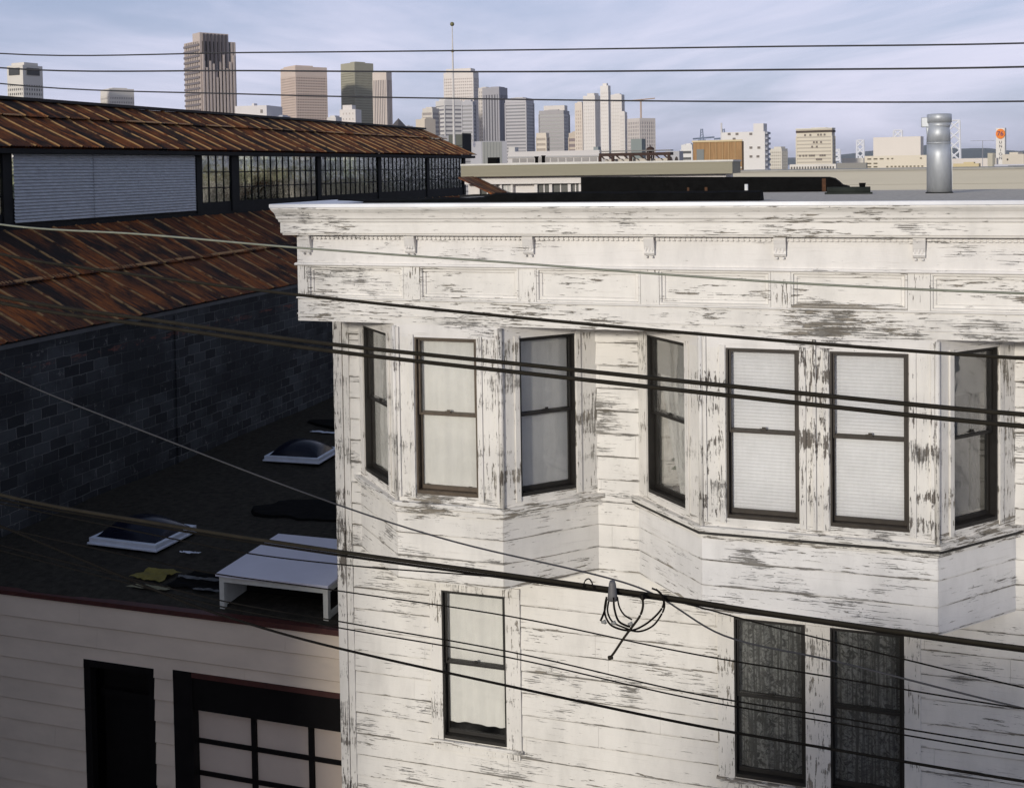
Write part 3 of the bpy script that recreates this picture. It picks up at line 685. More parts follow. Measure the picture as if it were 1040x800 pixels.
# ------------------------------------------------------------------ warehouse
def blocks():
    m, nt, bs = newmat('painted concrete block'); g = N(nt, 'ShaderNodeNewGeometry'); sp = N(nt, 'ShaderNodeSeparateXYZ'); nt.links.new(g.outputs['Position'], sp.inputs[0])
    cb = N(nt, 'ShaderNodeCombineXYZ'); nt.links.new(sp.outputs[1], cb.inputs[0]); nt.links.new(sp.outputs[2], cb.inputs[1])
    br = N(nt, 'ShaderNodeTexBrick'); wv = N(nt, 'ShaderNodeVectorMath', operation='ADD'); nt.links.new(cb.outputs[0], wv.inputs[0]); wc = N(nt, 'ShaderNodeCombineXYZ'); wj = math_n(nt, 'MULTIPLY', math_n(nt, 'SUBTRACT', noise(nt, pos(nt), 3.5, 4), .5), .05); nt.links.new(wj, wc.inputs[0]); nt.links.new(wj, wc.inputs[1]); nt.links.new(wc.outputs[0], wv.inputs[1]); nt.links.new(wv.outputs[0], br.inputs['Vector']); br.inputs['Scale'].default_value = 1
    br.inputs['Brick Width'].default_value = .40; br.inputs['Row Height'].default_value = .20; br.inputs['Mortar Size'].default_value = .009; br.inputs['Mortar Smooth'].default_value = .6; br.inputs['Bias'].default_value = -.1
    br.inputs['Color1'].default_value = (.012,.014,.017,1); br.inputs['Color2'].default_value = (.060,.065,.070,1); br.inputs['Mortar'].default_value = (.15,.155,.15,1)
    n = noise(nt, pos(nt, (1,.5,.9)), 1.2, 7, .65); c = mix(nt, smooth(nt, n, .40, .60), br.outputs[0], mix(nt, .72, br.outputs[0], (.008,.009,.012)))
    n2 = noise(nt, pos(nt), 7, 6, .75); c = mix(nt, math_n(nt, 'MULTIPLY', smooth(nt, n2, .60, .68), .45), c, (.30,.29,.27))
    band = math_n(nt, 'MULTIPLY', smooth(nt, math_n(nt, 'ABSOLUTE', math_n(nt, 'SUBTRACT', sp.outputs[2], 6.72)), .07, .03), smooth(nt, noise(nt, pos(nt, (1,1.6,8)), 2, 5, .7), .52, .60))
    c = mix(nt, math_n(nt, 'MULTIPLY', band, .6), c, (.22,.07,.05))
    nt.links.new(c, bs.inputs['Base Color']); bs.inputs['Roughness'].default_value = .9
    bump(nt, bs, math_n(nt, 'SUBTRACT', math_n(nt, 'MULTIPLY', n2, .3), br.outputs['Fac']), .8, .015)
    return m
BLK = blocks()
wh = thing('warehouse', (-19.2,28,0), 'long rusty-roofed warehouse with glazed clerestory and dark block wall', 'warehouse')
WX = -13.82; WE = 47.0; WF = 12.0
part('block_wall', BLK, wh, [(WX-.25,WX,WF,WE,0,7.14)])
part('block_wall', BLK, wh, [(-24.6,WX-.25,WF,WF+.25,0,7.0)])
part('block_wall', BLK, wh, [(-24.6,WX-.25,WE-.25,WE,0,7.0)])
for y in (19.9, 28.2, 36.5): part('pilaster', BLK, wh, [(WX,WX+.035,y,y+.38,0,7.10)])
part('coping', plain('grey fascia', (.10,.105,.11), .8, .2, 4), wh, [(WX-.27,WX+.03,WF-.02,WE,7.142,7.22)])
part('inner_sheet', TAR, wh, [(WX-3.0,WX-2.8,WF+.3,WE-.3,4,7.0)])  # black sheet standing inside, behind the block wall
def rust(name, lit=1.0, seedz=0):
    m, nt, bs = newmat(name); g = N(nt, 'ShaderNodeNewGeometry'); sp = N(nt, 'ShaderNodeSeparateXYZ'); nt.links.new(g.outputs['Position'], sp.inputs[0])
    y = sp.outputs[1]
    idx = math_n(nt, 'FLOOR', math_n(nt, 'DIVIDE', y, .72))
    row = math_n(nt, 'FLOOR', math_n(nt, 'DIVIDE', sp.outputs[0], 1.55))
    wn = N(nt, 'ShaderNodeTexWhiteNoise', noise_dimensions='2D'); cb = N(nt, 'ShaderNodeCombineXYZ'); nt.links.new(idx, cb.inputs[0]); nt.links.new(row, cb.inputs[1]); nt.links.new(cb.outputs[0], wn.inputs[0])
    st = noise(nt, pos(nt, (1.1, 9, 1.1)), 1.4, 8, .7, .4)
    c1 = mix(nt, smooth(nt, st, .32, .68), (.026,.009,.005), (.36,.10,.012))
    c1 = mix(nt, smooth(nt, wn.outputs[0], .2, 1.0), c1, mix(nt, .6, c1, (.022,.008,.005)))
    big = noise(nt, pos(nt, (.5,1.1,.5)), 1.1, 7, .68); c1 = mix(nt, smooth(nt, big, .46, .60), c1, mix(nt, .9, c1, (.004,.003,.002)))
    fr = math_n(nt, 'FRACT', math_n(nt, 'DIVIDE', y, .72))
    seam = math_n(nt, 'MULTIPLY', smooth(nt, math_n(nt, 'ABSOLUTE', math_n(nt, 'SUBTRACT', fr, .5)), .43, .47), smooth(nt, noise(nt, pos(nt, (1.5,3,1.5)), 2, 4, .7), .38, .52))
    c = mix(nt, math_n(nt, 'MULTIPLY', seam, .8), c1, (.46,.27,.10))
    sc = noise(nt, pos(nt, (2,8,2)), 3, 6, .75); c = mix(nt, math_n(nt, 'MULTIPLY', smooth(nt, sc, .64, .74), .55), c, (.26,.17,.09))
    nt.links.new(c, bs.inputs['Base Color']); bs.inputs['Roughness'].default_value = .8
    bump(nt, bs, sc, .4, .01)
    return m
RUST = rust('rusted corrugated iron')
ZINC = plain('worn lap edge', (.36,.19,.07), .7, .4, 9)
def corr_roof(name, xa, za, xb, zb, y0, y1, parent, laps):
    """corrugated sheets running down from (xa,za) to (xb,zb), each lapped over the next"""
    m = MB(); per = .09; ns = int((y1-y0)/per*4)
    L = math.hypot(xb-xa, zb-za); nx_, nz_ = (za-zb)/L, (xb-xa)/L      # normal
    if nz_ < 0: nx_, nz_ = -nx_, -nz_
    cuts = [0]+laps+[1]
    for s in range(len(cuts)-1):
        t0, t1 = cuts[s], min(1, cuts[s+1]+.03)
        base = len(m.v); K = 5
        for k in range(K+1):
            t = t0+(t1-t0)*k/K
            for i in range(ns+1):
                y = y0+(y1-y0)*i/ns; f_ = (y/.72) % 1
                h = .011*math.cos(2*PI*y/per) + (.020 if (f_ < .055 or f_ > .945) else 0)
                h += .02*mn.noise(Vector((t*2, y*.35, 3))) + .012*(int(y/.72)*7919 % 5)/5*(t-t0)/(t1-t0)
                h += .022*(1-(t-t0)/(t1-t0))*0 + .03*(len(cuts)-2-s) + .02*(t-t0)/(t1-t0)
                m.v.append((xa+(xb-xa)*t+nx_*h, y, za+(zb-za)*t+nz_*h))
        for k in range(K):
            for i in range(ns): q = base+k*(ns+1)+i; m.f.append((q,q+1,q+ns+2,q+ns+1)); m.sm.append(True)
    o = m.build(name, RUST, parent)
    q = MB()
    for t in laps:
        x = xa+(xb-xa)*t; z = za+(zb-za)*t
        yy = y0
        while yy < y1:
            j = random.uniform(-.03,.03); q.hexa([(x+j,yy,z+.05),(x+.07+j,yy,z+.018),(x+.07+j,yy+.70,z+.018),(x+j,yy+.70,z+.05),(x+j,yy,z+.065),(x+.07+j,yy,z+.033),(x+.07+j,yy+.70,z+.033),(x+j,yy+.70,z+.065)]); yy += .72
    q.build('lap_joint', ZINC, o)
    return o
CX = -17.0; CZ0 = 9.0; CZ1 = 10.45
corr_roof('lower_roof', CX+.03, 8.86, WX+.10, 7.24, WF, WE, wh, [.52])
corr_roof('lower_roof', -21.4, 8.98, -24.7, 7.2, WF, WE, wh, [.52])
corr_roof('upper_roof', -19.2, 11.72, CX+.28, 10.58, 13.0, 46.4, wh, [.36])
corr_roof('upper_roof', -19.2, 11.72, -21.7, 10.58, 13.0, 46.4, wh, [.5])
STEEL = plain('dark steel framing', (.008,.009,.010), .7, .3, 6, spec=.2)
part('ridge_cap', plain('dark ridge', (.012,.009,.008)), wh, [(-19.32,-19.08,12.9,46.45,11.76,11.83)])
part('eave_fascia', STEEL, wh, [(CX+.18,CX+.24,13.0,46.3,10.46,10.56),(CX-.1,CX+.18,13.0,46.3,10.452,10.48)])
part('curb_board', STEEL, wh, [(CX-.1,CX,13.0,45.6,8.8,9.22),(-21.4,-21.3,13.0,45.6,8.9,9.22)])
POSTS = [13.0, 18.75, 25.6, 27.28, 32.25, 36.8, 41.3, 45.35]
for y in POSTS: part('post', STEEL, wh, [(CX-.12,CX+.035,y,y+(.38 if y in (27.28,) else .26),8.95,10.45)])
for y in (13.0, 20, 27, 34, 41, 45.3): part('post', STEEL, wh, [(-21.42,-21.3,y,y+.26,8.95,10.45)])
def clere(x, y0, y1, parent):
    m = MB(); n = max(3, round((y1-y0)/.36)); 
    for k in range(n+1):
        y = y0+(y1-y0)*k/n; t = .012; m.box(x-.03, x+.01, y-t, y+t, 9.221, 10.449)
    for z in (9.60, 10.02): m.box(x-.025, x+.006, y0, y1, z-.014, z+.014)
    f = m.build('window_frame', STEEL, parent)
    g = MB(); g.box(x-.014, x-.010, y0, y1, 9.225, 10.448); g.build('glazing', GLASS_D, f)
for i in range(2, len(POSTS)-1): clere(CX, POSTS[i]+(.38 if POSTS[i]==27.28 else .26), POSTS[i+1], wh)
clere(CX, POSTS[0]+.26, POSTS[1], wh)
for a, b in ((13.26,20),(20.26,27),(27.26,34),(34.26,41),(41.26,45.3)): clere(-21.36, a, b, wh)
part('gable_wall', STEEL, wh, [(-21.4,CX,45.62,45.72,8.9,10.5)])
m = MB(); m.v = [(-21.4,45.62,10.5),(CX,45.62,10.5),(-19.2,45.62,11.7),(-21.4,45.72,10.5),(CX,45.72,10.5),(-19.2,45.72,11.7)]; m.f=[(0,1,2),(3,5,4),(0,3,4,1),(1,4,5,2),(2,5,3,0)]; m.sm=[False]*5; m.build('gable', RUST, wh)
part('gable_wall', STEEL, wh, [(-21.4,CX,13.0,13.1,8.9,10.5)])
part('truss', STEEL, wh, [(-21.3,CX-.12,y,y+.12,9.3,9.42) for y in (20,23.5,27.3,32.3,36.8,41.4)]+[(-19.3,-19.1,y,y+.1,9.4,11.6) for y in (20,27.3,32.3,36.8,41.4)])
rr = random.Random(12)
for k in range(30):  # dark boxes added inside to darken the lower glazing
    y = 26+k*.66; part('dark_backing', STEEL, wh, [(-18.2,-17.3,y,y+rr.uniform(.3,.62),8.86,rr.uniform(9.35,9.8))])
part('inner_deck', STEEL, wh, [(-21.3,-17.13,13.2,45.6,8.80,8.85)])
# corrugated siding panel over the near bays
BLUE = plain('blue-grey galvanised sheet', (.36,.385,.41), .5, .2, 3, .3, stretch=(1,2,6))
m = MB(); per = .068; ns = int(1.40/per*6); y0, y1 = 19.02, 25.48
for sh, (ya, yb, dd) in enumerate(((19.02,21.55,.0),(21.5,25.48,.012))):
    base = len(m.v)
    for i in range(ns+1):
        z = 9.03+1.42*i/ns; o = .012*math.cos(2*PI*z/per)
        for y in (ya, (ya+yb)/2, yb): m.v.append((CX+.06+dd+o+.004*mn.noise(Vector((y*2,z*2,0))), y, z))
    for i in range(ns):
        for k in range(2): q = base+3*i+k; m.f.append((q,q+1,q+4,q+3)); m.sm.append(True)
m.build('corrugated_panel', BLUE, wh)

# ------------------------------------------------------------------ wires across the street
WIRE = plain('black cable', (.008,.007,.006), .9, .2, 10, spec=.1); WIREB = plain('weathered cable', (.020,.017,.012), .85, .3, 10, spec=.15); WIREL = plain('pale cable', (.20,.21,.16), .5, .2, 10)
WIREG = plain('grey wire', (.05,.05,.055), .8, .2, 8, spec=.2)
def wire(name, pts, Y, r, mat, label, n=26, Y2=None):
    Y2 = Y if Y2 is None else Y2
    w3 = []
    for (px, py) in pts:
        yy = Y+(Y2-Y)*px/1040; w3.append(atY(px, py, yy))
    # carry on beyond the picture on both sides, with the end slopes
    a, b = w3[0], w3[1]; d = (a-b).normalized(); w3 = [a+d*14+Vector((0,0,.9))] + w3
    a, b = w3[-1], w3[-2]; d = (a-b).normalized(); w3 = w3 + [a+d*12+Vector((0,0,.2))]
    out = []
    m_ = len(w3)
    for i in range(m_-1):
        p0 = w3[max(i-1,0)]; p1 = w3[i]; p2 = w3[i+1]; p3 = w3[min(i+2,m_-1)]
        l12 = (p2-p1).length; t1 = (p2-p0)/max(1e-6,(p2-p0).length)*l12; t2 = (p3-p1)/max(1e-6,(p3-p1).length)*l12
        for k in range(8):
            t = k/8; h00=2*t**3-3*t**2+1; h10=t**3-2*t**2+t; h01=-2*t**3+3*t**2; h11=t**3-t**2
            out.append(p1*h00+t1*h10+p2*h01+t2*h11)
    out.append(w3[-1])
    m = MB(); m.tube(out, r, 7)
    return tag(m.build(name, mat, loc=tuple(w3[1])), label, 'cable')
G = 'overhead'
wire('overhead_wire', [(0,54.5),(260,53.5),(520,51),(780,47.5),(1040,44)], 9, .0065, WIREG, 'topmost thin wire across the sky above the tall towers')
wire('overhead_wire', [(0,69),(260,72),(520,73),(780,71),(1040,68)], 9, .0075, WIREG, 'second wire from the top, nearly level across the towers')
wire('overhead_wire', [(0,85),(260,96),(520,101),(780,103.5),(1040,103)], 9, .0065, WIREG, 'third wire down across the sky, sagging left to right')
wire('overhead_wire', [(0,228),(150,238.5),(300,251.5),(520,267),(780,286),(1040,298)], 8, .0085, WIREL, 'pale greenish wire crossing rusty roof and the frieze of the white house')
wire('overhead_cable', [(0,258),(122,277),(303,299.5),(520,322),(780,345),(1040,364)], 8, .0125, WIREB, 'single dark cable sloping past the bottom of the frieze')
wire('overhead_cable', [(0,301),(170,327),(340,350),(520,369),(780,396),(1040,421)], 7, .0145, WIREB, 'upper of the two thick twin cables across the bay windows')
wire('overhead_cable', [(0,307.5),(170,333),(340,357),(520,377.5),(780,406),(1040,433)], 7, .0145, WIREB, 'lower of the two thick twin cables across the bay windows')
wire('overhead_wire', [(0,378),(180,451),(345,513),(462,550),(615,586),(664,603),(735,645),(843,670),(1040,719)], 8, .0065, WIREG, 'thin pale wire running steeply from block wall to the cable coil')
wire('overhead_cable', [(0,502),(170,533),(345,560),(520,584),(690,608),(780,622),(1040,658)], 6, .0115, WIREB, 'thick lashed cable carrying the coil, passing under both bays')
wire('overhead_cable', [(-40,498),(170,536.5),(345,563.5),(520,587.5),(690,611),(780,624.5),(1040,661)], 6.02, .0075, WIRE, 'thin black strand lashed along the underside of the thick cable')
wire('overhead_wire', [(220,556),(346,573),(520,587),(640,600),(800,640),(1040,698)], 6.6, .0045, WIRE, 'fine wire just below the thick cable, starting over the hatch')
wire('overhead_wire', [(180,575),(346,600),(520,626),(700,663),(843,687),(1040,719.5)], 7.5, .0050, WIRE, 'fine wire crossing the top of the lower left window')
wire('overhead_wire', [(200,604),(346,631),(520,662),(700,703),(843,727),(1040,759)], 7.5, .0050, WIRE, 'upper of two parallel fine wires across lower windows')
wire('overhead_wire', [(200,610),(346,637.5),(520,668),(700,708.5),(843,733),(1040,766)], 7.5, .0050, WIRE, 'lower of two parallel fine wires across lower windows')
wire('overhead_cable', [(180,608),(259,635),(344,658),(520,697),(700,735),(843,760),(1040,793)], 7, .0085, WIRE, 'lowest dark wire, crossing garage wall and all lower windows')
# coil of spare cable hanging on the thick cable
t = thing('cable_coil', tuple(atY(640,605,6.0)), 'loops of spare cable and clamps hanging from the thick cable between the bays', 'cable coil')
def strand(pts, r, mat=WIRE, name='loop', Y=5.97):
    w3 = [atY(px, py, Y) for px, py in pts]; out = []
    for i in range(len(w3)-1):
        p0 = w3[max(i-1,0)]; p1 = w3[i]; p2 = w3[i+1]; p3 = w3[min(i+2,len(w3)-1)]
        for k in range(6):
            u = k/6; out.append(.5*((2*p1)+(-p0+p2)*u+(2*p0-5*p1+4*p2-p3)*u*u+(-p0+3*p1-3*p2+p3)*u**3))
    out.append(w3[-1]); m = MB(); m.tube(out, r, 7); return m.build(name, mat, t)
strand([(616,606),(614,618),(616,628),(623,636),(640,640),(655,634),(668,623),(674,613),(672,604),(666,598)], .0055)
strand([(619,607),(617,620),(622,631),(634,637),(648,641),(662,636),(671,625),(675,614),(671,602),(662,597)], .005, Y=5.95)
strand([(623,606),(624,618),(628,630),(636,635),(640,636)], .006, Y=5.94)
strand([(627,606),(629,616),(634,624),(642,629)], .0045, Y=5.96)
strand([(616,608),(614,620),(610,630)], .006, Y=5.95)
strand([(592,598),(594,590),(598,587.5),(601,591),(603,598)], .004)
strand([(652,604),(653,615),(650,625),(643,635),(634,647),(624,662),(620,667)], .0065, WIREB, 'drop_wire', 5.93)
strand([(618,668),(622,667)], .012, WIREB, 'drop_clamp', 5.93)
m = MB(); a = atY(622,598,5.96); m.tube([a+Vector((0,0,.045)), a+Vector((0,0,.03)), a+Vector((.0,0,-.03)), a+Vector((.0,0,-.06))], .04, 14, radii=[.014,.019,.025,.028]); m.build('splice_case', plain('grey splice case', (.13,.125,.125), .6), t)
for (px, py) in ((613,632),(623,633),(640,634)): 
    m = MB(); a = atY(px, py, 5.95); m.tube([a+Vector((-.012,0,.0)), a+Vector((.006,0,.006)), a+Vector((.014,0,-.004))], .011, 8, radii=[.006,.013,.006]); m.build('clamp', plain('grey clamp', (.25,.25,.24)), t)
m = MB(); a = atY(652,606,5.94); m.tube([a+Vector((-.01,0,.01)), a+Vector((.012,0,-.012))], .014, 8); m.build('clamp', WIRE, t)

exec_far = True
# ------------------------------------------------------------------ buildings behind the roof
CRM = plain('cream stucco', (.62,.58,.51), .8, .06, .6); OLV = plain('olive fascia', (.30,.275,.20), .8, .1, .8, stretch=(.2,1,4)); WHT = plain('white stucco', (.74,.70,.67), .8, .05, .8)
DGL = plain('dark window', (.05,.05,.045), .25, .2, 3); GRY = plain('grey stucco', (.33,.33,.33), .8, .08, .5)
Yb = 37.0
def xs_(px, Y=Yb, py=186): return atY(px, py, Y).x
def zs_(py, px=600, Y=Yb): return atY(px, py, Y).z
b1 = thing('flat_roofed_building', (xs_(600),Yb+1,0), 'low white building with broad olive fascia, directly behind the house roof', 'building')
xa, xb_ = xs_(474), xs_(735)
zt, zf, zw = zs_(166.5), zs_(178), zs_(186)
part('fascia', OLV, b1, [(xa,xb_+.35,Yb-.55,Yb-.45,zf,zt)]); part('fascia', OLV, b1, [(xb_+.25,xb_+.35,Yb-.44,Yb+1.6,zf,zt)])
part('roof', plain('pale roof edge', (.68,.66,.60)), b1, [(xa,xb_+.38,Yb-.58,Yb+1.6,zt+.002,zt+.06)])
part('band', WHT, b1, [(xa,xb_+.1,Yb-.2,Yb+1.6,zw,zf-.003)])
part('wall', WHT, b1, [(xa,xb_,Yb+.15,Yb+1.6,0,zw-.003)])
for (p, q) in ((485,487.5),(501,503.5),(508,510),(519,521),(543,546),(558,561),(577,580),(588,591)): part('pier', WHT, b1, [(xs_(p),xs_(q),Yb-.05,Yb+.149,0,zw-.003)])
for (p, q) in ((488,501),(510.5,518.8),(546.5,558),(561,577),(580.5,588)): 
    wn_ = part('window', DGL if p != 510.5 else plain('pale pane', (.45,.44,.42), .3), b1, [(xs_(p),xs_(q),Yb+.06,Yb+.148,6.5,zw-.004)])
    part('mullion', WHT, wn_, [(xs_((p+q)/2)-.02,xs_((p+q)/2)+.02,Yb+.03,Yb+.058,6.5,zw-.004)])
# beige neighbour with long plain side
Yp = 50.0; BG = plain('beige painted boards', (.46,.43,.36), .75, .05, .6, stretch=(.3,1,6))
b2 = thing('beige_building', (6,Yp+5,0), 'long plain beige flat-topped wall right behind the metal flue', 'building')
x0 = atY(715,180,Yp).x; z1 = atY(900,171.5,Yp).z
m = MB()
z = z1-.75; 
for (za, zb, o) in ((0,z1-1.0,.0),(z1-.985,z1-.93,.0),(z1-.92,z1-.66,.03),(z1-.65,z1-.08,.0)): m.box(x0,14,Yp-o,Yp+8,za,zb)
m.build('wall', BG, b2)
part('wall_seam', plain('dark joint', (.2,.18,.14)), b2, [(x0+.01,13.99,Yp+.02,Yp+.2,z1-1.05,z1-.62)])  # darker beige strip behind the gaps between wall courses
part('coping', plain('beige coping', (.36,.34,.29)), b2, [(x0-.05,14,Yp-.05,Yp+8,z1-.078,z1)])
# lean-to with rusty roof beyond the warehouse end
sh = thing('lean_to_shed', (-13,35.8,0), 'small rust-roofed lean-to leaning on the white building behind warehouse', 'shed')
p0 = atY(474,181,35.8); p1 = atY(507,197,35.8)
m = MB(); m.hexa([(p0.x,35.0,p0.z),(p1.x,35.0,p1.z),(p1.x,36.6,p1.z),(p0.x,36.6,p0.z),(p0.x,35.0,p0.z+.05),(p1.x,35.0,p1.z+.05),(p1.x,36.6,p1.z+.05),(p0.x,36.6,p0.z+.05)]); m.build('roof', RUST, sh)
part('wall', STEEL, sh, [(p0.x,p1.x-.1,35.1,36.5,0,p1.z-.02)])

# ------------------------------------------------------------------ skyline
mats_c = {}
def cm_(c, rough=.75, var=.04):
    k = tuple(round(x,3) for x in c)+(rough,)
    if k not in mats_c: mats_c[k] = plain('facade %d' % len(mats_c), c, rough, var, .05)
    return mats_c[k]
LABELS = set()
def tower(name, px, ytop, D, style, wall, glass, label, nf=20, nc=8, ybase=None, top=None, ratio=None, win=.55, group='towers of the distant skyline', steps=None, cat='tower'):
    """px=(left edge, near corner, right edge) as seen; two street faces at a right angle"""
    xl, xc, xr = px
    vd = atD(xc, 165, D)-EYE; v = Vector((vd.x, vd.y, 0)).normalized(); r = Vector((v.y, -v.x, 0))
    C = EYE + v*D; C.z = 0
    wl, wr = max(.5, xc-xl), max(.5, xr-xc)
    th = math.atan2(wr, wl) if ratio is None else ratio
    th = min(max(th, math.radians(14)), math.radians(76))
    ul = -r*math.cos(th)+v*math.sin(th); ur = r*math.sin(th)+v*math.cos(th)
    def reach(u, pxx):
        dd = ray(pxx, 165); d = Vector((dd.x, dd.y)); det = u.x*(-d.y)+d.x*u.y
        rx, ry = EYE.x-C.x, EYE.y-C.y
        return (rx*(-d.y)+d.x*ry)/det
    a = reach(ul, xl); b = reach(ur, xr)
    H = atD(xc, ytop, D).z
    Mx = Matrix(((ul.x, ur.x, 0, C.x), (ul.y, ur.y, 0, C.y), (0,0,1,0), (0,0,0,1)))
    ctr = C+ul*a/2+ur*b/2
    t = thing(name, (ctr.x, ctr.y, 0), label, cat, group)
    WM = cm_(wall); GM = cm_(glass, .3)
    zlo = atD(xc, ybase, D).z if ybase else 0
    e = max(.25, D*.00035)
    if style == 'plain':
        m = MB(); m.box(0,a,0,b,zlo,H,Mx); m.build('wall', WM, t); 
    else:
        m = MB(); m.box(e,a-e,e,b-e,zlo,H-e,Mx)
        core = m.build('core', WM if style in ('grid',) else GM, t)
        fh = (H-max(zlo,0))/nf; capz = H-(top or fh*.8)
        m = MB()
        if style in ('bands','grid'):
            z = max(zlo,0); k = 0
            while z < capz-.01:
                m.box(0,a,0,b,z,min(z+fh*(1-win),capz),Mx); z += fh
        m.box(0,a,0,b,capz,H,Mx)
        if style in ('grid','vert','bands'):
            n1 = max(2, nc); n2 = max(2, round(nc*b/a)) if a > b else nc; n1 = max(2, round(nc*a/b)) if b > a else nc
            n1, n2 = min(n1,26), min(n2,26)
            pw = .42 if style == 'grid' else (.5 if style == 'vert' else 0)
            lo = max(zlo,0)
            if style != 'bands':
                for k in range(n1+1):
                    x = min(max(a*k/n1, a/n1*pw/2), a-a/n1*pw/2); q = a/n1*pw/2; m.box(x-q,x+q,-e*.4,e*1.5,lo,capz+.01,Mx)
                for k in range(n2+1):
                    y = min(max(b*k/n2, b/n2*pw/2), b-b/n2*pw/2); q = b/n2*pw/2; m.box(-e*.4,e*1.5,y-q,y+q,lo,capz+.01,Mx)
            else:
                for (x,y) in ((0,0),(a,0),(0,b)): m.box(x-e*1.2,x+e*1.2,y-e*1.2,y+e*1.2,lo,capz+.01,Mx)
        m.build('wall', WM, t)
        if style in ('bands','grid'):
            z = max(zlo,0); vis = atD(xc, 172, D).z
            while z < capz-.01:
                z0_ = z+fh*(1-win); z1_ = min(z+fh, capz); z += fh
                if z1_ < vis-2*fh or z1_ <= z0_: continue
                g = MB(); g.box(e*.5,a-e*.5,e*.5,b-e*.5,z0_+.002,z1_-.002,Mx); g.build('window_band', GM, t)
    # mechanical penthouse / setbacks
    if not steps and style != 'plain' and cat != 'building site':
        q_ = random.Random(int(xl*7)); steps = [(q_.uniform(.1,.3), q_.uniform(.5,.8), q_.uniform(.1,.3), q_.uniform(.5,.85), q_.uniform(.8,1.8)), (q_.uniform(.55,.7), .85, .3, .6, q_.uniform(.4,1.0))]
    if steps:
        for (f0, f1, g0, g1, dy) in steps:
            h2 = atD(xc, ytop-dy, D).z
            m = MB(); m.box(a*f0,a*f1,b*g0,b*g1,H+.002,h2,Mx); m.build('penthouse', WM, t)
    return t, Mx, a, b, H
W_ = (.66,.62,.58); PK = (.55,.45,.41); DK = (.07,.07,.075); GW = (.5,.49,.48)
# 1 left white tower with loggia on top
t, Mx, a, b, H = tower('office_tower', (10,26,46), 66, 1400, 'grid', (.64,.60,.54), (.13,.12,.11), 'slim white tower at far left with a dark open loggia under its roof', nf=26, nc=8, win=.5, top=22, steps=[(.1,.9,.15,.85,3)])
m = MB(); m.box(-1,0,b*.18,b*.82,H-11,H-3,Mx); m.box(a*.2,a*.85,-1,0,H-11,H-3,Mx); m.build('loggia', cm_((.05,.05,.05),.6), t)
tower('office_tower', (104,113,138), 90, 1500, 'grid', (.64,.60,.54), (.30,.27,.25), 'small cream box-shaped block with fine window grid between two towers, left', nf=22, nc=14, win=.45, top=8, cat='office block')
# 3 big brown bay-windowed tower with notched top
t, Mx, a, b, H = tower('skyscraper', (190,206,242), 41, 1750, 'vert', (.50,.42,.37), (.05,.045,.05), 'tallest brown skyscraper with vertical ribs and notched top, left', nf=40, nc=9, top=1, cat='skyscraper')
H2 = atD(206,33,1750).z
m = MB(); m.box(a*.0,a*.45,b*.0,b*.80,H+.01,H2,Mx)
m.build('crown', cm_((.52,.44,.39)), t)
for k in range(7):
    y = b*(.08+.72*k/7); q = MB(); q.box(-2.2,-.8,y,y+b*.045,H-30-14*((k*3)%4),H2-1.5,Mx); q.build('window_strip', cm_((.06,.05,.055),.3), t)
for k in range(10):
    y = b*(.04+.95*k/10); q = MB(); q.box(-3.2,-1.2,y,y+b*.05,0,H-(34 if 2 < k < 6 else 20)-10*((k*5)%3),Mx); q.build('rib', cm_((.52,.44,.39)), t)
for k in range(26):
    z = H-8-k*8; q = MB(); q.box(a*.02,a*1.0,-1.6,-.7,z,z+3.2,Mx); q.build('window_band', cm_((.16,.13,.12),.3), t)
# 4 white low building and its annex
t, Mx, a, b, H = tower('warehouse_block', (240,272,288), 107, 700, 'plain', (.66,.62,.60), (.1,.1,.1), 'plain white block with small dark stair windows just right of brown skyscraper', cat='office block', steps=[(.55,.62,.3,.5,3)])
for k in range(3): q = MB(); q.box(a*.13,a*.19,-.4,0,H-4.5-k*5,H-2.5-k*5,Mx); q.build('window', cm_((.12,.1,.09),.3), t)
tower('warehouse_block', (280,288,296), 118, 700, 'bands', (.40,.41,.45), (.2,.21,.24), 'low grey annex beside the plain white block', nf=8, nc=3, cat='office block')
tower('office_tower', (287,302,334), 67.5, 1500, 'grid', (.60,.49,.42), (.13,.08,.07), 'pinkish tower with dense window grid, broad face to the right', nf=42, nc=19, win=.5, top=12, steps=[(.1,.9,.05,.6,1.5)])
tower('office_tower', (348,362,381), 63.5, 1600, 'grid', (.36,.34,.26), (.15,.14,.11), 'dark olive-grey tower with dull fine window grid', nf=46, nc=16, win=.4, top=14)
tower('office_tower', (380,394,399.5), 73, 1300, 'vert', (.60,.52,.46), (.22,.20,.21), 'narrow pinkish tower with vertical stripes, touching the olive-grey one', nf=30, nc=8, top=9, ratio=math.radians(38), steps=[(.2,.9,.1,.9,1.5)])
t, Mx, a, b, H = tower('office_block', (346,362,368), 111, 900, 'plain', (.68,.63,.59), (.1,.1,.1), 'white stepped block in front of the olive-grey tower', cat='office block', steps=[(.25,.85,.1,.7,4.5)])
for k in range(5):
    for j in range(4): q = MB(); q.box(a*(.15+.2*j),a*(.2+.2*j),-.3,0,H-4-k*4.2,H-2.6-k*4.2,Mx); q.build('window', cm_((.36,.30,.27),.3), t)
t, Mx, a, b, H = tower('office_block', (333,342,348), 119, 850, 'bands', (.60,.57,.54), (.08,.08,.08), 'low white block with dark ribbon window left of stepped block', nf=6, nc=4, win=.7, cat='office block')
t, Mx, a, b, H = tower('mansion_block', (398,405,413), 128, 1000, 'grid', (.34,.28,.24), (.18,.15,.13), 'small brown block with a pyramid roof', nf=7, nc=4, cat='office block')
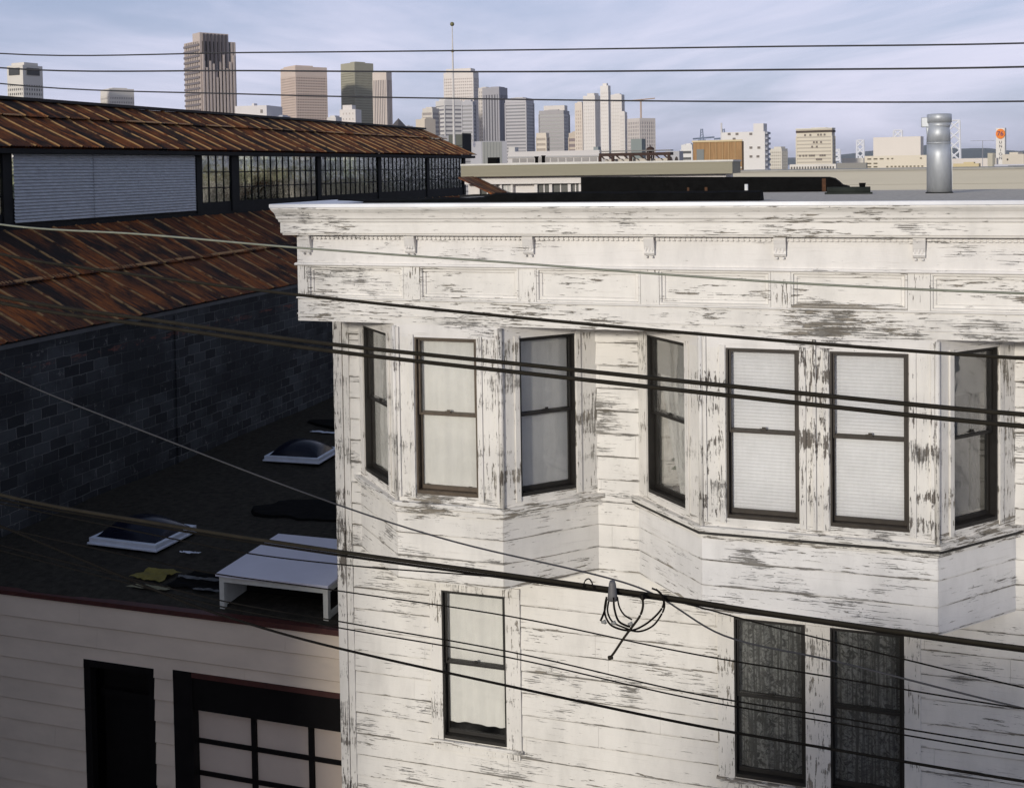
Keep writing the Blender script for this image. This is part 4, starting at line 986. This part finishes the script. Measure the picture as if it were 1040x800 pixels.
q = MB(); q.v = [tuple(Mx @ Vector(p)) for p in ((0,0,H),(a,0,H),(a,b,H),(0,b,H),(a/2,b/2,H+7))]; q.f=[(0,1,4),(1,2,4),(2,3,4),(3,0,4)]; q.sm=[False]*4; q.build('roof', cm_((.09,.08,.08)), t)
tower('office_block', (411,414,420), 128, 1050, 'bands', (.42,.42,.44), (.25,.25,.27), 'small grey block right of the pyramid roofed one', nf=8, nc=3, cat='office block')
tower('office_block', (423,432,443), 121, 1100, 'plain', (.62,.54,.44), (.1,.1,.1), 'cream stepped block at the foot of white banded tower', cat='office block', steps=[(0,.5,.1,.8,1.2)])
tower('office_block', (430,440,447), 110, 1300, 'bands', (.60,.55,.49), (.34,.3,.28), 'pale banded block rising behind the cream stepped block', nf=16, nc=4, cat='office block', steps=[(.2,.8,.2,.9,1.5)])
tower('office_tower', (443.5,452.5,471), 102, 1560, 'bands', (.68,.65,.62), (.22,.21,.22), 'white tower with dark horizontal bands behind the flagpole', nf=18, nc=4, win=.42, top=7, steps=[(.1,.8,.1,.9,2)])
tower('skyscraper', (452,482,487.5), 73, 1900, 'grid', (.70,.64,.59), (.32,.26,.24), 'tall white skyscraper with stepped top behind the banded tower', nf=34, nc=14, win=.4, top=9, ratio=math.radians(22), steps=[(.1,.93,.1,.9,4)])
tower('office_tower', (470,481,484), 103, 1500, 'bands', (.47,.46,.48), (.14,.14,.16), 'grey banded wing in front of tall white skyscraper', nf=20, nc=4, win=.5, ratio=math.radians(20))
t,_,_,_,_ = tower('office_tower', (487,496,502), 89, 1470, 'grid', (.60,.55,.50), (.42,.38,.35), 'light narrow slab left of the grey vertical-striped tower', nf=24, nc=4)
tower('skyscraper', (491,508,516.5), 88.5, 1380, 'vert', (.34,.33,.35), (.12,.12,.14), 'grey tower with strong vertical stripes and plain top', nf=24, nc=6, top=9, steps=[(.1,.6,.2,.9,.8)])
tower('office_tower', (514,535,543), 99.5, 1290, 'bands', (.47,.45,.46), (.16,.16,.18), 'grey tower with many thin horizontal bands, right of vertical-striped one', nf=24, nc=5, win=.45, top=5)
tower('office_tower', (548,573,579), 112, 1200, 'bands', (.38,.36,.36), (.13,.13,.14), 'dark banded block with pale penthouse on top', nf=18, nc=6, win=.5, top=4)
tower('penthouse_block', (553,574,577), 107, 1260, 'plain', (.66,.61,.56), (.1,.1,.1), 'pale block rising just above the dark banded block', ratio=math.radians(15), cat='office block')
tower('unfinished_block', (545,555,558), 135, 1000, 'bands', (.66,.58,.48), (.22,.17,.13), 'small cream concrete frame under construction with open floors', nf=9, nc=3, win=.5, cat='building site')
tower('office_tower', (584.5,592,596), 104.5, 1180, 'grid', (.66,.58,.50), (.5,.42,.36), 'cream narrow block left of white triple towers', nf=20, nc=3, top=8)
tower('office_block', (578,586,591), 135, 1190, 'bands', (.52,.44,.36), (.25,.2,.2), 'low brownish block between dark banded block and white towers', nf=8, nc=3, cat='office block')
tower('residential_tower', (593,605,610.5), 97, 1140, 'grid', (.70,.66,.62), (.58,.54,.5), 'left one of three slender white towers', nf=24, nc=5, win=.3, top=5, steps=[(.1,.7,.1,.9,2.5)], ratio=math.radians(30))
tower('residential_tower', (610.5,618.5,621), 87, 1110, 'grid', (.72,.68,.64), (.58,.54,.5), 'middle and tallest one of three slender white towers', nf=26, nc=4, win=.3, top=5, steps=[(.25,.75,.2,.8,2.5)], ratio=math.radians(25))
tower('residential_tower', (621,632,635), 96, 1060, 'grid', (.68,.64,.60), (.56,.52,.48), 'right one of three slender white towers', nf=24, nc=5, win=.3, top=5, ratio=math.radians(20))
tower('residential_tower', (630,635,637.5), 114, 1050, 'grid', (.66,.62,.58), (.52,.48,.45), 'short slab against the right white tower', nf=18, nc=3, win=.3)
t, Mx, a, b, H = tower('unfinished_tower', (637.5,650,666), 120, 1000, 'grid', (.60,.55,.51), (.32,.29,.29), 'tower under construction with lacy open floors', nf=16, nc=7, win=.65, top=2, cat='building site')
t = thing('tower_crane', tuple(Mx @ Vector((a*.45,b*.45,H))), 'thin cream crane standing on the unfinished tower', 'crane'); c0 = Vector(t.location)
m = MB(); m.tube([c0, c0+Vector((0,0,17))], .8, 4); m.build('mast', cm_((.5,.38,.3)), t); m = MB(); m.tube([c0+Vector((-9,0,16)), c0+Vector((12,3,17.5))], .5, 4); m.build('jib', cm_((.5,.38,.3)), t)
tower('plant_block', (641,652,656), 141, 600, 'plain', (.22,.25,.24), (.1,.1,.1), 'small grey-green windowless block before the unfinished tower', cat='office block', ratio=math.radians(20))
tower('office_block', (692,703,706), 147, 500, 'bands', (.68,.66,.63), (.08,.08,.08), 'small white block with dark ribbon windows left of wooden building', nf=7, nc=3, win=.42, cat='office block', ratio=math.radians(20))
# wooden building
WOODB = plain('brown plywood siding', (.34,.20,.09), .8, .22, .9, stretch=(6,6,.5))
D = 160; t, Mx, a, b, H = tower('wooden_building', (704,753.5,755.5), 143.5, D, 'plain', (.1,.1,.1), (.1,.1,.1), 'brown plywood-sided building with a grey door panel', cat='building', ratio=math.radians(14), group=None)
t.children[0].data.materials[0] = WOODB
part('door_panel', cm_((.20,.21,.20)), t, [(a*.77,a*.92,-.15,0,0,H-1.0)], Mx); part('roof_trim', cm_((.62,.50,.30)), t, [(-.1,a+.1,-.2,.0,H-.02,H+.22)], Mx); part('base_trim', cm_((.66,.6,.5)), t, [(0,a*.75,-.16,-.01,H-3.75,H-3.5)], Mx)
for k in range(5): part('batten', cm_((.42,.27,.13)), t, [(a*(.12+.13*k),a*(.12+.13*k)+.12,-.12,0,H-3.4,H)], Mx)
# big white block with taller tower part
t, Mx, a, b, H = tower('white_block', (733,777,781), 133.5, 420, 'plain', (.70,.67,.64), (.1,.1,.1), 'big plain white block with stair tower and scattered windows', cat='office block', ratio=math.radians(14), group=None)
part('stair_tower', cm_((.70,.67,.64)), t, [(a*.03,a*.26,.0,b*.9,H+.01,atD(770,125.5,420).z)], Mx)
for (px_, py_) in ((741,136),(749,136),(763,136),(763,150),(771,150),(763,159),(770,159),(754,159),(746,141)):
    u = 1-(px_-733)/(777-733); zz = atD(px_, py_, 420).z; part('window', cm_((.10,.08,.07),.3), t, [(a*u-.5,a*u+.5,-.25,0,zz-.4,zz+.4)], Mx)
for k in range(8): part('balcony', cm_((.35,.36,.4)), t, [(-.8,0,b*.1,b*.9,H-1-k*1.9,H-.2-k*1.9)], Mx)
tower('office_block', (782,794,800), 151, 900, 'grid', (.62,.58,.50), (.34,.3,.25), 'small cream block with window grid right of big white block', nf=9, nc=6, win=.4, cat='office block', steps=[(.1,.7,.1,.8,2)])
t, Mx, a, b, H = tower('office_block', (809,845,848), 131, 600, 'bands', (.64,.58,.47), (.40,.35,.29), 'cream office block with dark band under its roof', nf=15, nc=6, win=.35, top=3.5, cat='office block', ratio=math.radians(14))
part('roof_band', cm_((.07,.05,.04)), t, [(-.4,a+.2,-.4,b,H-1.6,H-.5)], Mx); part('roof', cm_((.66,.62,.52)), t, [(-.3,a+.3,-.6,b+.3,H+.01,H+.6)], Mx)
for (fy_, us) in ((137,(.2,.3,.38,.6,.75)),(144.5,(.3,.42,.5)),(149,(.42,.55)),(158,(.2,.26,.32,.5,.56,.62,.72,.8,.9)),(162,(.3,.36,.42))):
    zz = atD(828,fy_,600).z
    for u in us: part('window', cm_((.15,.12,.10),.3), t, [(a*u-.45,a*u+.45,-.4,-.28,zz-.5,zz+.5)], Mx)
t, Mx, a, b, H = tower('podium_block', (802,849,851), 166.5, 500, 'plain', (.68,.64,.58), (.1,.1,.1), 'low white podium with row of small dark openings before cream office block', cat='office block', ratio=math.radians(14), group=None)
for k in range(16): part('window', cm_((.08,.07,.06),.3), t, [(a*(.04+.06*k),a*(.04+.06*k)+.6,-.2,0,H-2.0,H-1.0)], Mx)
t, Mx, a, b, H = tower('storage_building', (887,935,938), 138.5, 800, 'plain', (.72,.66,.59), (.1,.1,.1), 'large windowless cream storage block left of the metal flue', cat='building', ratio=math.radians(14), group=None)
t, Mx, a, b, H = tower('office_block', (878,942,945), 157.5, 500, 'plain', (.68,.61,.49), (.1,.1,.1), 'low cream block with small windows before the windowless storage block', cat='office block', ratio=math.radians(14), group=None)
for (zz, us) in ((1.0,(.92,.82,.72,.62,.55,.1)),(2.9,(.92,.82)),(4.3,(.92,.82,.63,.56,.5,.44,.38,.32,.26,.2,.14,.08))):
    for u in us: part('window', cm_((.13,.11,.07),.3), t, [(a*u-.8 if u>.7 else a*u-.4,a*u+.8 if u>.7 else a*u+.4,-.2,0,H-zz-.55,H-zz)], Mx)
tower('low_shed', (855,877,880), 160.5, 650, 'plain', (.60,.56,.50), (.1,.1,.1), 'long pale low building between podium and cream block', cat='building', ratio=math.radians(14), group=None)
t, Mx, a, b, H = tower('low_shed', (850,880,881), 165.3, 400, 'plain', (.25,.24,.22), (.1,.1,.1), 'dark low roofs in front of the long pale low building', cat='building', ratio=math.radians(14), group=None)
tower('low_shed', (960,1012,1014), 160.5, 900, 'plain', (.66,.60,.54), (.1,.1,.1), 'long pinkish low building right of the metal flue', cat='building', ratio=math.radians(14), group=None)
tower('low_shed', (968,994,996), 166, 500, 'plain', (.58,.48,.28), (.1,.1,.1), 'small yellowish shed just right of the metal flue', cat='building', ratio=math.radians(14), group=None, steps=[(.2,.6,.1,.9,1.5)])
tower('low_shed', (1003,1008,1011), 155.5, 700, 'plain', (.52,.48,.38), (.1,.1,.1), 'small beige block left of the orange disc sign tower', cat='building', group=None)
t, Mx, a, b, H = tower('low_shed', (1018,1040,1046), 156.5, 640, 'plain', (.60,.54,.45), (.1,.1,.1), 'cream low building with dark openings right of the sign tower', cat='building', ratio=math.radians(14), group=None, steps=[(.3,.7,.1,.9,2)])
part('window', cm_((.08,.07,.06)), t, [(a*.35,a*.68,-.2,0,H-6.2,H-5.2)], Mx); part('window', cm_((.08,.07,.06)), t, [(a*.72,a*.79,-.2,0,H-3.2,H-2.2)], Mx)
t, Mx, a, b, H = tower('low_shed', (1010,1060,1062), 166.5, 300, 'plain', (.5,.5,.55), (.1,.1,.1), 'bluish white low roof at right edge above beige wall', cat='building', ratio=math.radians(14), group=None)
part('window', cm_((.05,.05,.05)), t, [(a*.38,a*.72,-.1,0,H-.75,H-.35)], Mx)
# sign tower with disc
t, Mx, a, b, H = tower('sign_tower', (1011.5,1020.5,1022), 130, 1100, 'plain', (.70,.67,.62), (.1,.1,.1), 'white pylon tower bearing an orange disc with number 76', cat='sign tower', ratio=math.radians(14), group=None)
cxx, czz = a*.46, atD(1017,136,1100).z; R_ = 3.9
m = MB(); ring = [(cxx+R_*math.cos(2*PI*k/28), czz+R_*1.12*math.sin(2*PI*k/28)) for k in range(28)]
fa = [tuple(Mx @ Vector((x,-1.2,z))) for x,z in ring]; fb = [tuple(Mx @ Vector((x,0,z))) for x,z in ring]; m.poly(fa); m.poly(fb)
for k in range(28): m.poly([fa[k],fa[(k+1)%28],fb[(k+1)%28],fb[k]])
m.build('disc', cm_((.80,.22,.03)), t)
def text_on(s, size, Mx, x, z, d, mat, parent, name='lettering'):
    cu = bpy.data.curves.new(name, 'FONT'); cu.body = s; cu.size = size; cu.align_x = 'CENTER'; cu.align_y = 'CENTER'; cu.extrude = .1*size*.2
    o = bpy.data.objects.new(name, cu); col.objects.link(o)
    ax = -(Mx.to_3x3() @ Vector((1,0,0))); up = Vector((0,0,1)); nn = ax.cross(up)
    R3 = Matrix((ax, up, nn)).transposed().to_4x4(); R3.translation = Mx @ Vector((x, d, z))
    dg = bpy.context.evaluated_depsgraph_get(); me = bpy.data.meshes.new_from_object(o.evaluated_get(dg)); bpy.data.objects.remove(o)
    org = Vector(parent['_o'])
    me.transform(Matrix.Translation(-org) @ R3); me.materials.clear(); me.materials.append(mat)
    o = bpy.data.objects.new(name, me); col.objects.link(o); o.parent = parent; return o
text_on('76', 5.6, Mx, cxx, czz, -1.6, cm_((.05,.04,.16)), t)
for k, ch in enumerate('UNION'): text_on(ch, 3.6, Mx, cxx, czz-7.6-k*3.5, -.5, cm_((.05,.05,.08)), t)
# grey building with round emblem, low banded block behind, dark box sign, flagpole
t, Mx, a, b, H = tower('grey_building', (478,489,515), 143.5, 260, 'plain', (.50,.49,.50), (.1,.1,.1), 'grey box building with round emblem on its left face', cat='building', group=None)
cx2, cz2 = a*.62, atD(482,146.5,260).z
for (r1, r2, mt) in ((.62,.5,cm_((.15,.16,.28))),(.30,.0,cm_((.28,.29,.38)))):
    m = MB()
    for k in range(20):
        a0, a1 = 2*PI*k/20, 2*PI*(k+1)/20
        m.poly([tuple(Mx @ Vector((cx2+rr_*math.cos(aa),-.05,cz2+rr_*math.sin(aa)))) for rr_, aa in ((r1,a0),(r1,a1),(max(r2,.01),a1),(max(r2,.01),a0))])
    m.build('emblem', mt, t)
part('side_panel', cm_((.40,.40,.36)), t, [(-.06,0,b*.05,b*.8,0,H-.15)], Mx)
for k in range(6): part('joint', cm_((.30,.30,.28)), t, [(-.1,-.06,b*(.1+.12*k),b*(.1+.12*k)+.1,0,H-.2)], Mx)
tower('office_block', (427,446,480), 138.5, 420, 'bands', (.56,.54,.52), (.30,.29,.28), 'long low grey-white block with faint bands behind warehouse end', nf=12, nc=6, win=.3, cat='office block', group=None)
t = thing('billboard', tuple(atD(468,160,110).xy.to_3d()), 'dark boxy rooftop sign seen from behind, right of the flagpole', 'billboard')
t2, Mx, a, b, H = None, None, None, None, None
def boxat(parent, name, mat, xl, xc, xr, yt, yb, D, th):
    vd = atD(xc, 165, D)-EYE; v = Vector((vd.x, vd.y, 0)).normalized(); r = Vector((v.y,-v.x,0)); C = EYE+v*D; C.z = 0
    ul = -r*math.cos(th)+v*math.sin(th); ur = r*math.sin(th)+v*math.cos(th)
    a = D/F*(xc-xl)/math.cos(th); b = D/F*(xr-xc)/math.sin(th)
    Mx = Matrix(((ul.x, ur.x, 0, C.x), (ul.y, ur.y, 0, C.y), (0,0,1,0), (0,0,0,1)))
    m = MB(); m.box(0,a,0,b,atD(xc,yb,D).z,atD(xc,yt,D).z,Mx); return m.build(name, mat, parent), Mx, a, b
bb, Mx, a, b = boxat(t, 'sign_box', cm_((.10,.105,.09)), 456,470,478,136.5,157,110,math.radians(35))
part('sign_face', cm_((.012,.013,.014)), t, [(-.06,0,-.05,b+.1,atD(470,157,110).z-.2,atD(470,136.5,110).z+.1)], Mx)
part('frame', cm_((.03,.03,.03)), t, [(a*.1,a*.14,b*.2,b*.3,0,atD(470,157,110).z),(a*.8,a*.84,b*.2,b*.3,0,atD(470,157,110).z),(0,a,-.05,0,atD(470,148,110).z,atD(470,147.4,110).z)], Mx)
for u in (.15,.6,1.0): 
    q = MB(); c_ = Mx @ Vector((a*u-.2,-.3,atD(470,159,110).z)); q.ball(c_, .22, jit=.1); q.build('floodlight', cm_((.35,.33,.28)), t)
fp = atD(461.5,160,90); 
t = thing('flagpole', (fp.x,fp.y,0), 'tall thin white flagpole with a small ball on top', 'flagpole')
zt = atD(461.5,26,90).z
m = MB(); m.tube([(fp.x,fp.y,0),(fp.x,fp.y,10),(fp.x,fp.y,zt-2),(fp.x,fp.y,zt)], .1, 12, radii=[.13,.125,.06,.035]); m.build('pole', plain('white pole paint', (.6,.57,.54)), t)
m = MB(); m.ball((fp.x,fp.y,zt+.1), .17, 12, 8); m.build('ball', plain('greenish brass', (.16,.15,.06), .5), t)
m = MB(); m.ball((fp.x,fp.y,zt-2.0), .13, 10, 6); m.build('truck', plain('brass', (.3,.25,.12)), t)
# long low building with ribbon windows and roof gear
t, Mx, a, b, H = tower('ribbon_window_building', (516,609,611), 152.5, 240, 'plain', (.58,.55,.53), (.1,.1,.1), 'long low pinkish building with ribbon windows above the olive fascia', cat='building', ratio=math.radians(14), group=None)
for k in range(11): part('window', cm_((.14,.13,.13),.3), t, [(a*(.03+.085*k),a*(.03+.085*k)+a*.07,-.1,0,H-2.3,H-1.5)], Mx)
part('cornice', cm_((.42,.41,.40)), t, [(-.2,a,-.3,-.01,H-1.35,H-1.0)], Mx)
part('roof_box', cm_((.55,.53,.5)), t, [(a*.93,a*1.0,.5,3,H+.01,H+1.0)], Mx); part('roof_box', cm_((.25,.28,.28)), t, [(a*.02,a*.07,.5,3,H+.01,H+.7)], Mx)
for k, (px_, py_, lab) in enumerate(((500,160,'dark roof fan farther left on the pale roof edge'),(545,159,'dark thin stack'),(552,158,'blackish double stack'))):
    p_ = atD(px_, 167, 60); z_ = atD(px_, py_, 60).z
    m = MB(); m.tube([(p_.x,p_.y,p_.z-.3),(p_.x,p_.y,z_-.1),(p_.x,p_.y,z_)], .08, 8, radii=[.09,.09,.13]) if k else m.box(p_.x-.25,p_.x+.25,p_.y,p_.y+.5,p_.z-.3,z_)
    tag(m.build('roof_vent', TAR, loc=tuple(p_)), ('squat dark roof fan on the olive fascia roof, left','thin dark roof stack left of its twin','thin dark roof stack right of its twin')[k], 'roof vent')
# brown canopy
t = thing('trellis_canopy', tuple(atD(645,166,80).xy.to_3d()), 'dark brown timber canopy on posts above the olive fascia', 'canopy')
BRN = plain('dark brown timber', (.045,.022,.015), .8, .3, 2)
c, Mx, a, b = boxat(t, 'beam', BRN, 608,681,684,154.5,157.5,80,math.radians(14))
part('roof', cm_((.20,.19,.18)), t, [(0,a,.1,b,atD(681,153,80).z,atD(681,152,80).z+.0)], Mx)
for u in (.02,.30,.55,.80,.985): part('post', BRN, t, [(a*u-.09,a*u+.09,-.1,.1,0,atD(681,157.5,80).z)], Mx)
for k in range(9):
    zz = atD(681,157.5,80).z; m = MB(); m.hexa([(a*(.03+.11*k),-.06,zz-.22),(a*(.05+.11*k),-.06,zz-.22),(a*(.05+.11*k),.05,zz-.22),(a*(.03+.11*k),.05,zz-.22),(a*(.07+.11*k),-.06,zz),(a*(.10+.11*k),-.06,zz),(a*(.10+.11*k),.05,zz),(a*(.07+.11*k),.05,zz)], Mx); m.build('brace', BRN, t)
part('parapet', cm_((.62,.57,.50)), t, [(a*.05,a*.95,.6,1.0,atD(681,170,80).z,atD(681,160.5,80).z)], Mx)
p_ = atD(660.5,156,82)
t = thing('roof_cupola', (p_.x,p_.y,0), 'small dark domed cupola above the right end of the brown canopy', 'cupola')
m = MB(); z_ = atD(660,152,82).z
for k in (-.22,-.07,.08,.23): m.box(p_.x+k-.035,p_.x+k+.035,p_.y-.05,p_.y+.05,8,z_)
m.build('post', BRN, t); m = MB(); m.ball((p_.x,p_.y,z_), .3, 12, 8, sz=.7); m.tube([(p_.x,p_.y,z_),(p_.x,p_.y,z_+.33)], .04, 6); m.build('dome', BRN, t)
t, Mx, a, b, H = tower('arcaded_building', (676,690,694), 153.5, 150, 'plain', (.42,.41,.42), (.1,.1,.1), 'small grey building with dark arches left of white ribbon block', cat='building', ratio=math.radians(24), group=None)
for u in (.2,.6):
    m = MB(); n = 10; hw = a*.14; pts_ = [(a*u-hw, 8)]+[(a*u+hw*math.cos(PI-PI*k/n), H-1.6+.9*math.sin(PI*k/n)) for k in range(n+1)]+[(a*u+hw, 8)]
    m.poly([tuple(Mx @ Vector((x,-.06,z))) for x,z in pts_]); m.build('arch', cm_((.04,.03,.03)), t)
# port cranes and mast
for (px_, yt, D, lab) in ((713,131,1300,'distant blue-grey harbour crane over the wooden building'),(735,131,1250,'second blue-grey harbour crane, left of big white block')):
    p_ = atD(px_, 165, D); z_ = atD(px_, yt, D).z; zl = atD(px_, 141, D).z
    t = thing('harbour_crane', (p_.x,p_.y,0), lab, 'crane'); BC = cm_((.20,.24,.32))
    m = MB(); 
    for k in (-3,3): m.tube([(p_.x+k,p_.y,0),(p_.x+k*.6,p_.y,zl),(p_.x+k*.3,p_.y,z_)], .6, 4)
    for j in range(4): m.tube([(p_.x-2,p_.y,zl+(z_-zl)*j/4),(p_.x+1.6,p_.y,zl+(z_-zl)*(j+1)/4)], .35, 4)
    m.build('tower', BC, t); m = MB(); m.tube([(p_.x-10,p_.y,zl),(p_.x+14,p_.y,zl+1.5)], .9, 4); m.build('boom', BC, t)
    m = MB(); m.box(p_.x-4,p_.x+4,p_.y-2,p_.y+2,zl-3,zl-1); m.build('cab', BC, t)
p_ = atD(733,165,600); m = MB(); m.tube([(p_.x,p_.y,0),(p_.x,p_.y,atD(733,125,600).z)], .5, 6)
tag(m.build('mast', cm_((.62,.6,.6)), loc=(p_.x,p_.y,0)), 'slim white mast left of the big white block', 'mast')
p_ = atD(998,165,350); t = thing('roof_antenna', (p_.x,p_.y,0), 'thin grey television aerial in front of the far hills', 'antenna')
m = MB(); z_ = atD(998,143,350).z; m.tube([(p_.x,p_.y,0),(p_.x,p_.y,z_)], .09, 6); m.build('mast', cm_((.3,.3,.33)), t)
m = MB(); m.tube([(p_.x-3.2,p_.y,z_),(p_.x+3.2,p_.y,z_)], .06, 6); m.build('boom', cm_((.3,.3,.33)), t)

# bridge
BW = plain('pale bridge steel', (.74,.74,.76), .7, .03, .01)
br = thing('suspension_bridge', tuple(atD(968,165,2750).xy.to_3d()), 'pale steel suspension bridge towers with cross bracing on the horizon', 'bridge')
legs = []
for (px_, D, hw, yt) in ((969,2750,5.2,122.5),(912,3500,4.0,132.5),(873.8,4800,3.2,142.5),(849.7,6600,3.1,152)):
    c_ = atD(px_, 165, D); v = Vector((c_.x, c_.y, 0)).normalized(); r = Vector((v.y,-v.x,0)); H = atD(px_, yt, D).z; w_ = D/F*hw; t_ = D/F*.95
    c_.z = 0; m = MB()
    for s in (-1,1):
        m.tube([c_+r*s*w_*1.08, c_+r*s*w_*.94+Vector((0,0,H))], t_, 4)
    n = 4 if px_ > 900 else 3; z0_ = atD(px_, 163, D).z
    for k in range(n):
        za, zb = z0_+(H-z0_)*k/n, z0_+(H-z0_)*(k+1)/n
        m.tube([c_-r*w_+Vector((0,0,za)), c_+r*w_+Vector((0,0,zb))], t_*.8, 4); m.tube([c_+r*w_+Vector((0,0,za)), c_-r*w_+Vector((0,0,zb))], t_*.8, 4)
    m.tube([c_-r*w_+Vector((0,0,H)), c_+r*w_+Vector((0,0,H))], t_*.8, 4); m.tube([c_-r*w_+Vector((0,0,z0_)), c_+r*w_+Vector((0,0,z0_))], t_*1.0, 4)
    m.build('tower', BW, br); legs.append((c_, H, z0_, D))
m = MB()
for (p, q) in zip(legs[:-1], legs[1:]):
    m.tube([p[0]+Vector((0,0,12)), q[0]+Vector((0,0,12))], 3.5, 4)
m.build('deck', BW, br)
# bay water and hills
m = MB(); m.poly([(-9000,2100,.3),(12000,2100,.3),(12000,16000,.3),(-9000,16000,.3)])
WAT = plain('bay water', (.10,.14,.18), .25, .05, .002); struct(m.build('water', WAT))
HIL = plain('far hills', (.10,.13,.14), .95, .15, .002)
m = MB(); n = 90; D = 11000
for i in range(n+1):
    px_ = -100+1400*i/n; d = ray(px_, 165); v = Vector((d.x, d.y, 0)).normalized()
    hgt = 60+90*max(0, mn.noise(Vector((i*.13,0,2)))+.35)+25*mn.noise(Vector((i*.5,3,2))); 
    if px_ > 940: hgt += 45
    for (dd, h) in ((D-1500, 0), (D-900, hgt*.3), (D-300, hgt*.75), (D+200, hgt), (D+2500, 0)):
        p_ = EYE+v*dd; m.v.append((p_.x, p_.y, h if h else -5))
for i in range(n):
    for k in range(4): q = i*5+k; m.f.append((q,q+5,q+6,q+1)); m.sm.append(True)
struct(m.build('hills', HIL))

hz = bpy.data.materials.new('sea air haze'); hz.use_nodes = True; nt = hz.node_tree; nt.nodes.clear()
o_ = N(nt, 'ShaderNodeOutputMaterial'); pv = N(nt, 'ShaderNodeVolumePrincipled'); pv.inputs['Color'].default_value = (.97,.97,.99,1); pv.inputs['Density'].default_value = .00002; pv.inputs['Anisotropy'].default_value = 0
nt.links.new(pv.outputs[0], o_.inputs['Volume'])
m = MB(); m.box(-30500,30500,-3100,30500,-7,290); struct(m.build('haze', hz), 'stuff')

# ------------------------------------------------------------------ unseen buildings across the street, behind the viewer, left one added for shade
STU = plain('tan stucco', (.38,.34,.29), .85, .1, .6)
def unseen_house(x0, x1, y0, y1, z1, label):
    t = thing('unseen_building', ((x0+x1)/2,(y0+y1)/2,0), label, 'building')
    part('wall', STU, t, [(x0,x1,y0,y1,0,z1)]); part('parapet', CRM, t, [(x0-.05,x1+.05,y1-.3,y1+.12,z1+.002,z1+.25)])
    n = int((x1-x0)/2.2)
    for k in range(n):
        for z in (1.2, 4.4, 7.6):
            if z+1.7 < z1: part('window', DGL, t, [(x0+.8+2.2*k, x0+1.9+2.2*k, y1, y1+.03, z, z+1.7)])
    return t
unseen_house(-70,-11.5,-8,-1.0,13.9,'tall tan building added for shade across the street at left, behind the viewer')  # unseen block, height and edge set to shade the garage and its roof
unseen_house(-5.3,30,-17,-9.0,6.0,'lower tan building across the street, right under the viewer')

# unseen trees added for shade: thin crowns half-shade the white house's lower right
LEAF = plain('leaf green', (.05,.08,.03), .7, .3, 6); BARK = plain('bark', (.10,.075,.055), .9, .3, 8, bumpd=.01)
for k, (tx, lab) in enumerate(((-3.2,'thin-crowned tree added for shade across the road, leftmost of three'),(.6,'thin-crowned tree added for shade across the road, middle of three'),(4.4,'thin-crowned tree added for shade across the road, rightmost of three'))):
    t = thing('added_shade_tree', (tx,-4.0,0), lab, 'tree', 'trees added for shade across the road'); rr = random.Random(60+k)
    m = MB(); m.tube([(tx,-4,0),(tx+.05,-4,1.5),(tx-.05,-4,3.2),(tx,-4,6.2),(tx+.1,-4,8.7)], .1, 9, radii=[.2,.15,.13,.09,.03])
    tips = []
    for j in range(9):
        a = rr.uniform(0,2*PI); zb_ = rr.uniform(4.0,7.0); L_ = rr.uniform(1.2,2.0); tip = (tx+L_*math.cos(a), -4+L_*math.sin(a), zb_+rr.uniform(.8,1.8)); tips.append(tip)
        m.tube([(tx,-4,zb_),((tx+tip[0])/2,(-4+tip[1])/2,(zb_+tip[2])/2+.1),tip], .04, 6, radii=[.06,.04,.015])
    m.build('trunk', BARK, t)
    m = MB()
    for j in range(2600):
        c_ = Vector(rr.choice(tips+[(tx,-4,8.1),(tx+.3,-4.2,7.4),(tx-.6,-4,6.6),(tx+.9,-4,6.2)]))+Vector((rr.gauss(0,.55),rr.gauss(0,.5),rr.gauss(0,.42)))
        if c_.z > 9.2 or c_.z < 3.4: continue
        q = Vector((rr.gauss(0,1),rr.gauss(0,1),rr.gauss(0,1))).normalized()*.13; p = Vector((rr.gauss(0,1),rr.gauss(0,1),rr.gauss(0,1))).cross(q).normalized()*.075
        m.poly([c_-q, c_+p, c_+q, c_-p])
    m.build('crown', LEAF, t)

# ------------------------------------------------------------------ render settings
vs = scene.view_settings; vs.view_transform = 'Standard'; vs.look = 'None'; vs.exposure = 0; vs.gamma = 1; vs.use_curve_mapping = False
scene.cycles.max_bounces = 6; scene.cycles.diffuse_bounces = 3; scene.cycles.transparent_max_bounces = 12; scene.cycles.use_denoising = True
for o in bpy.data.objects:
    if '_o' in o: del o['_o']
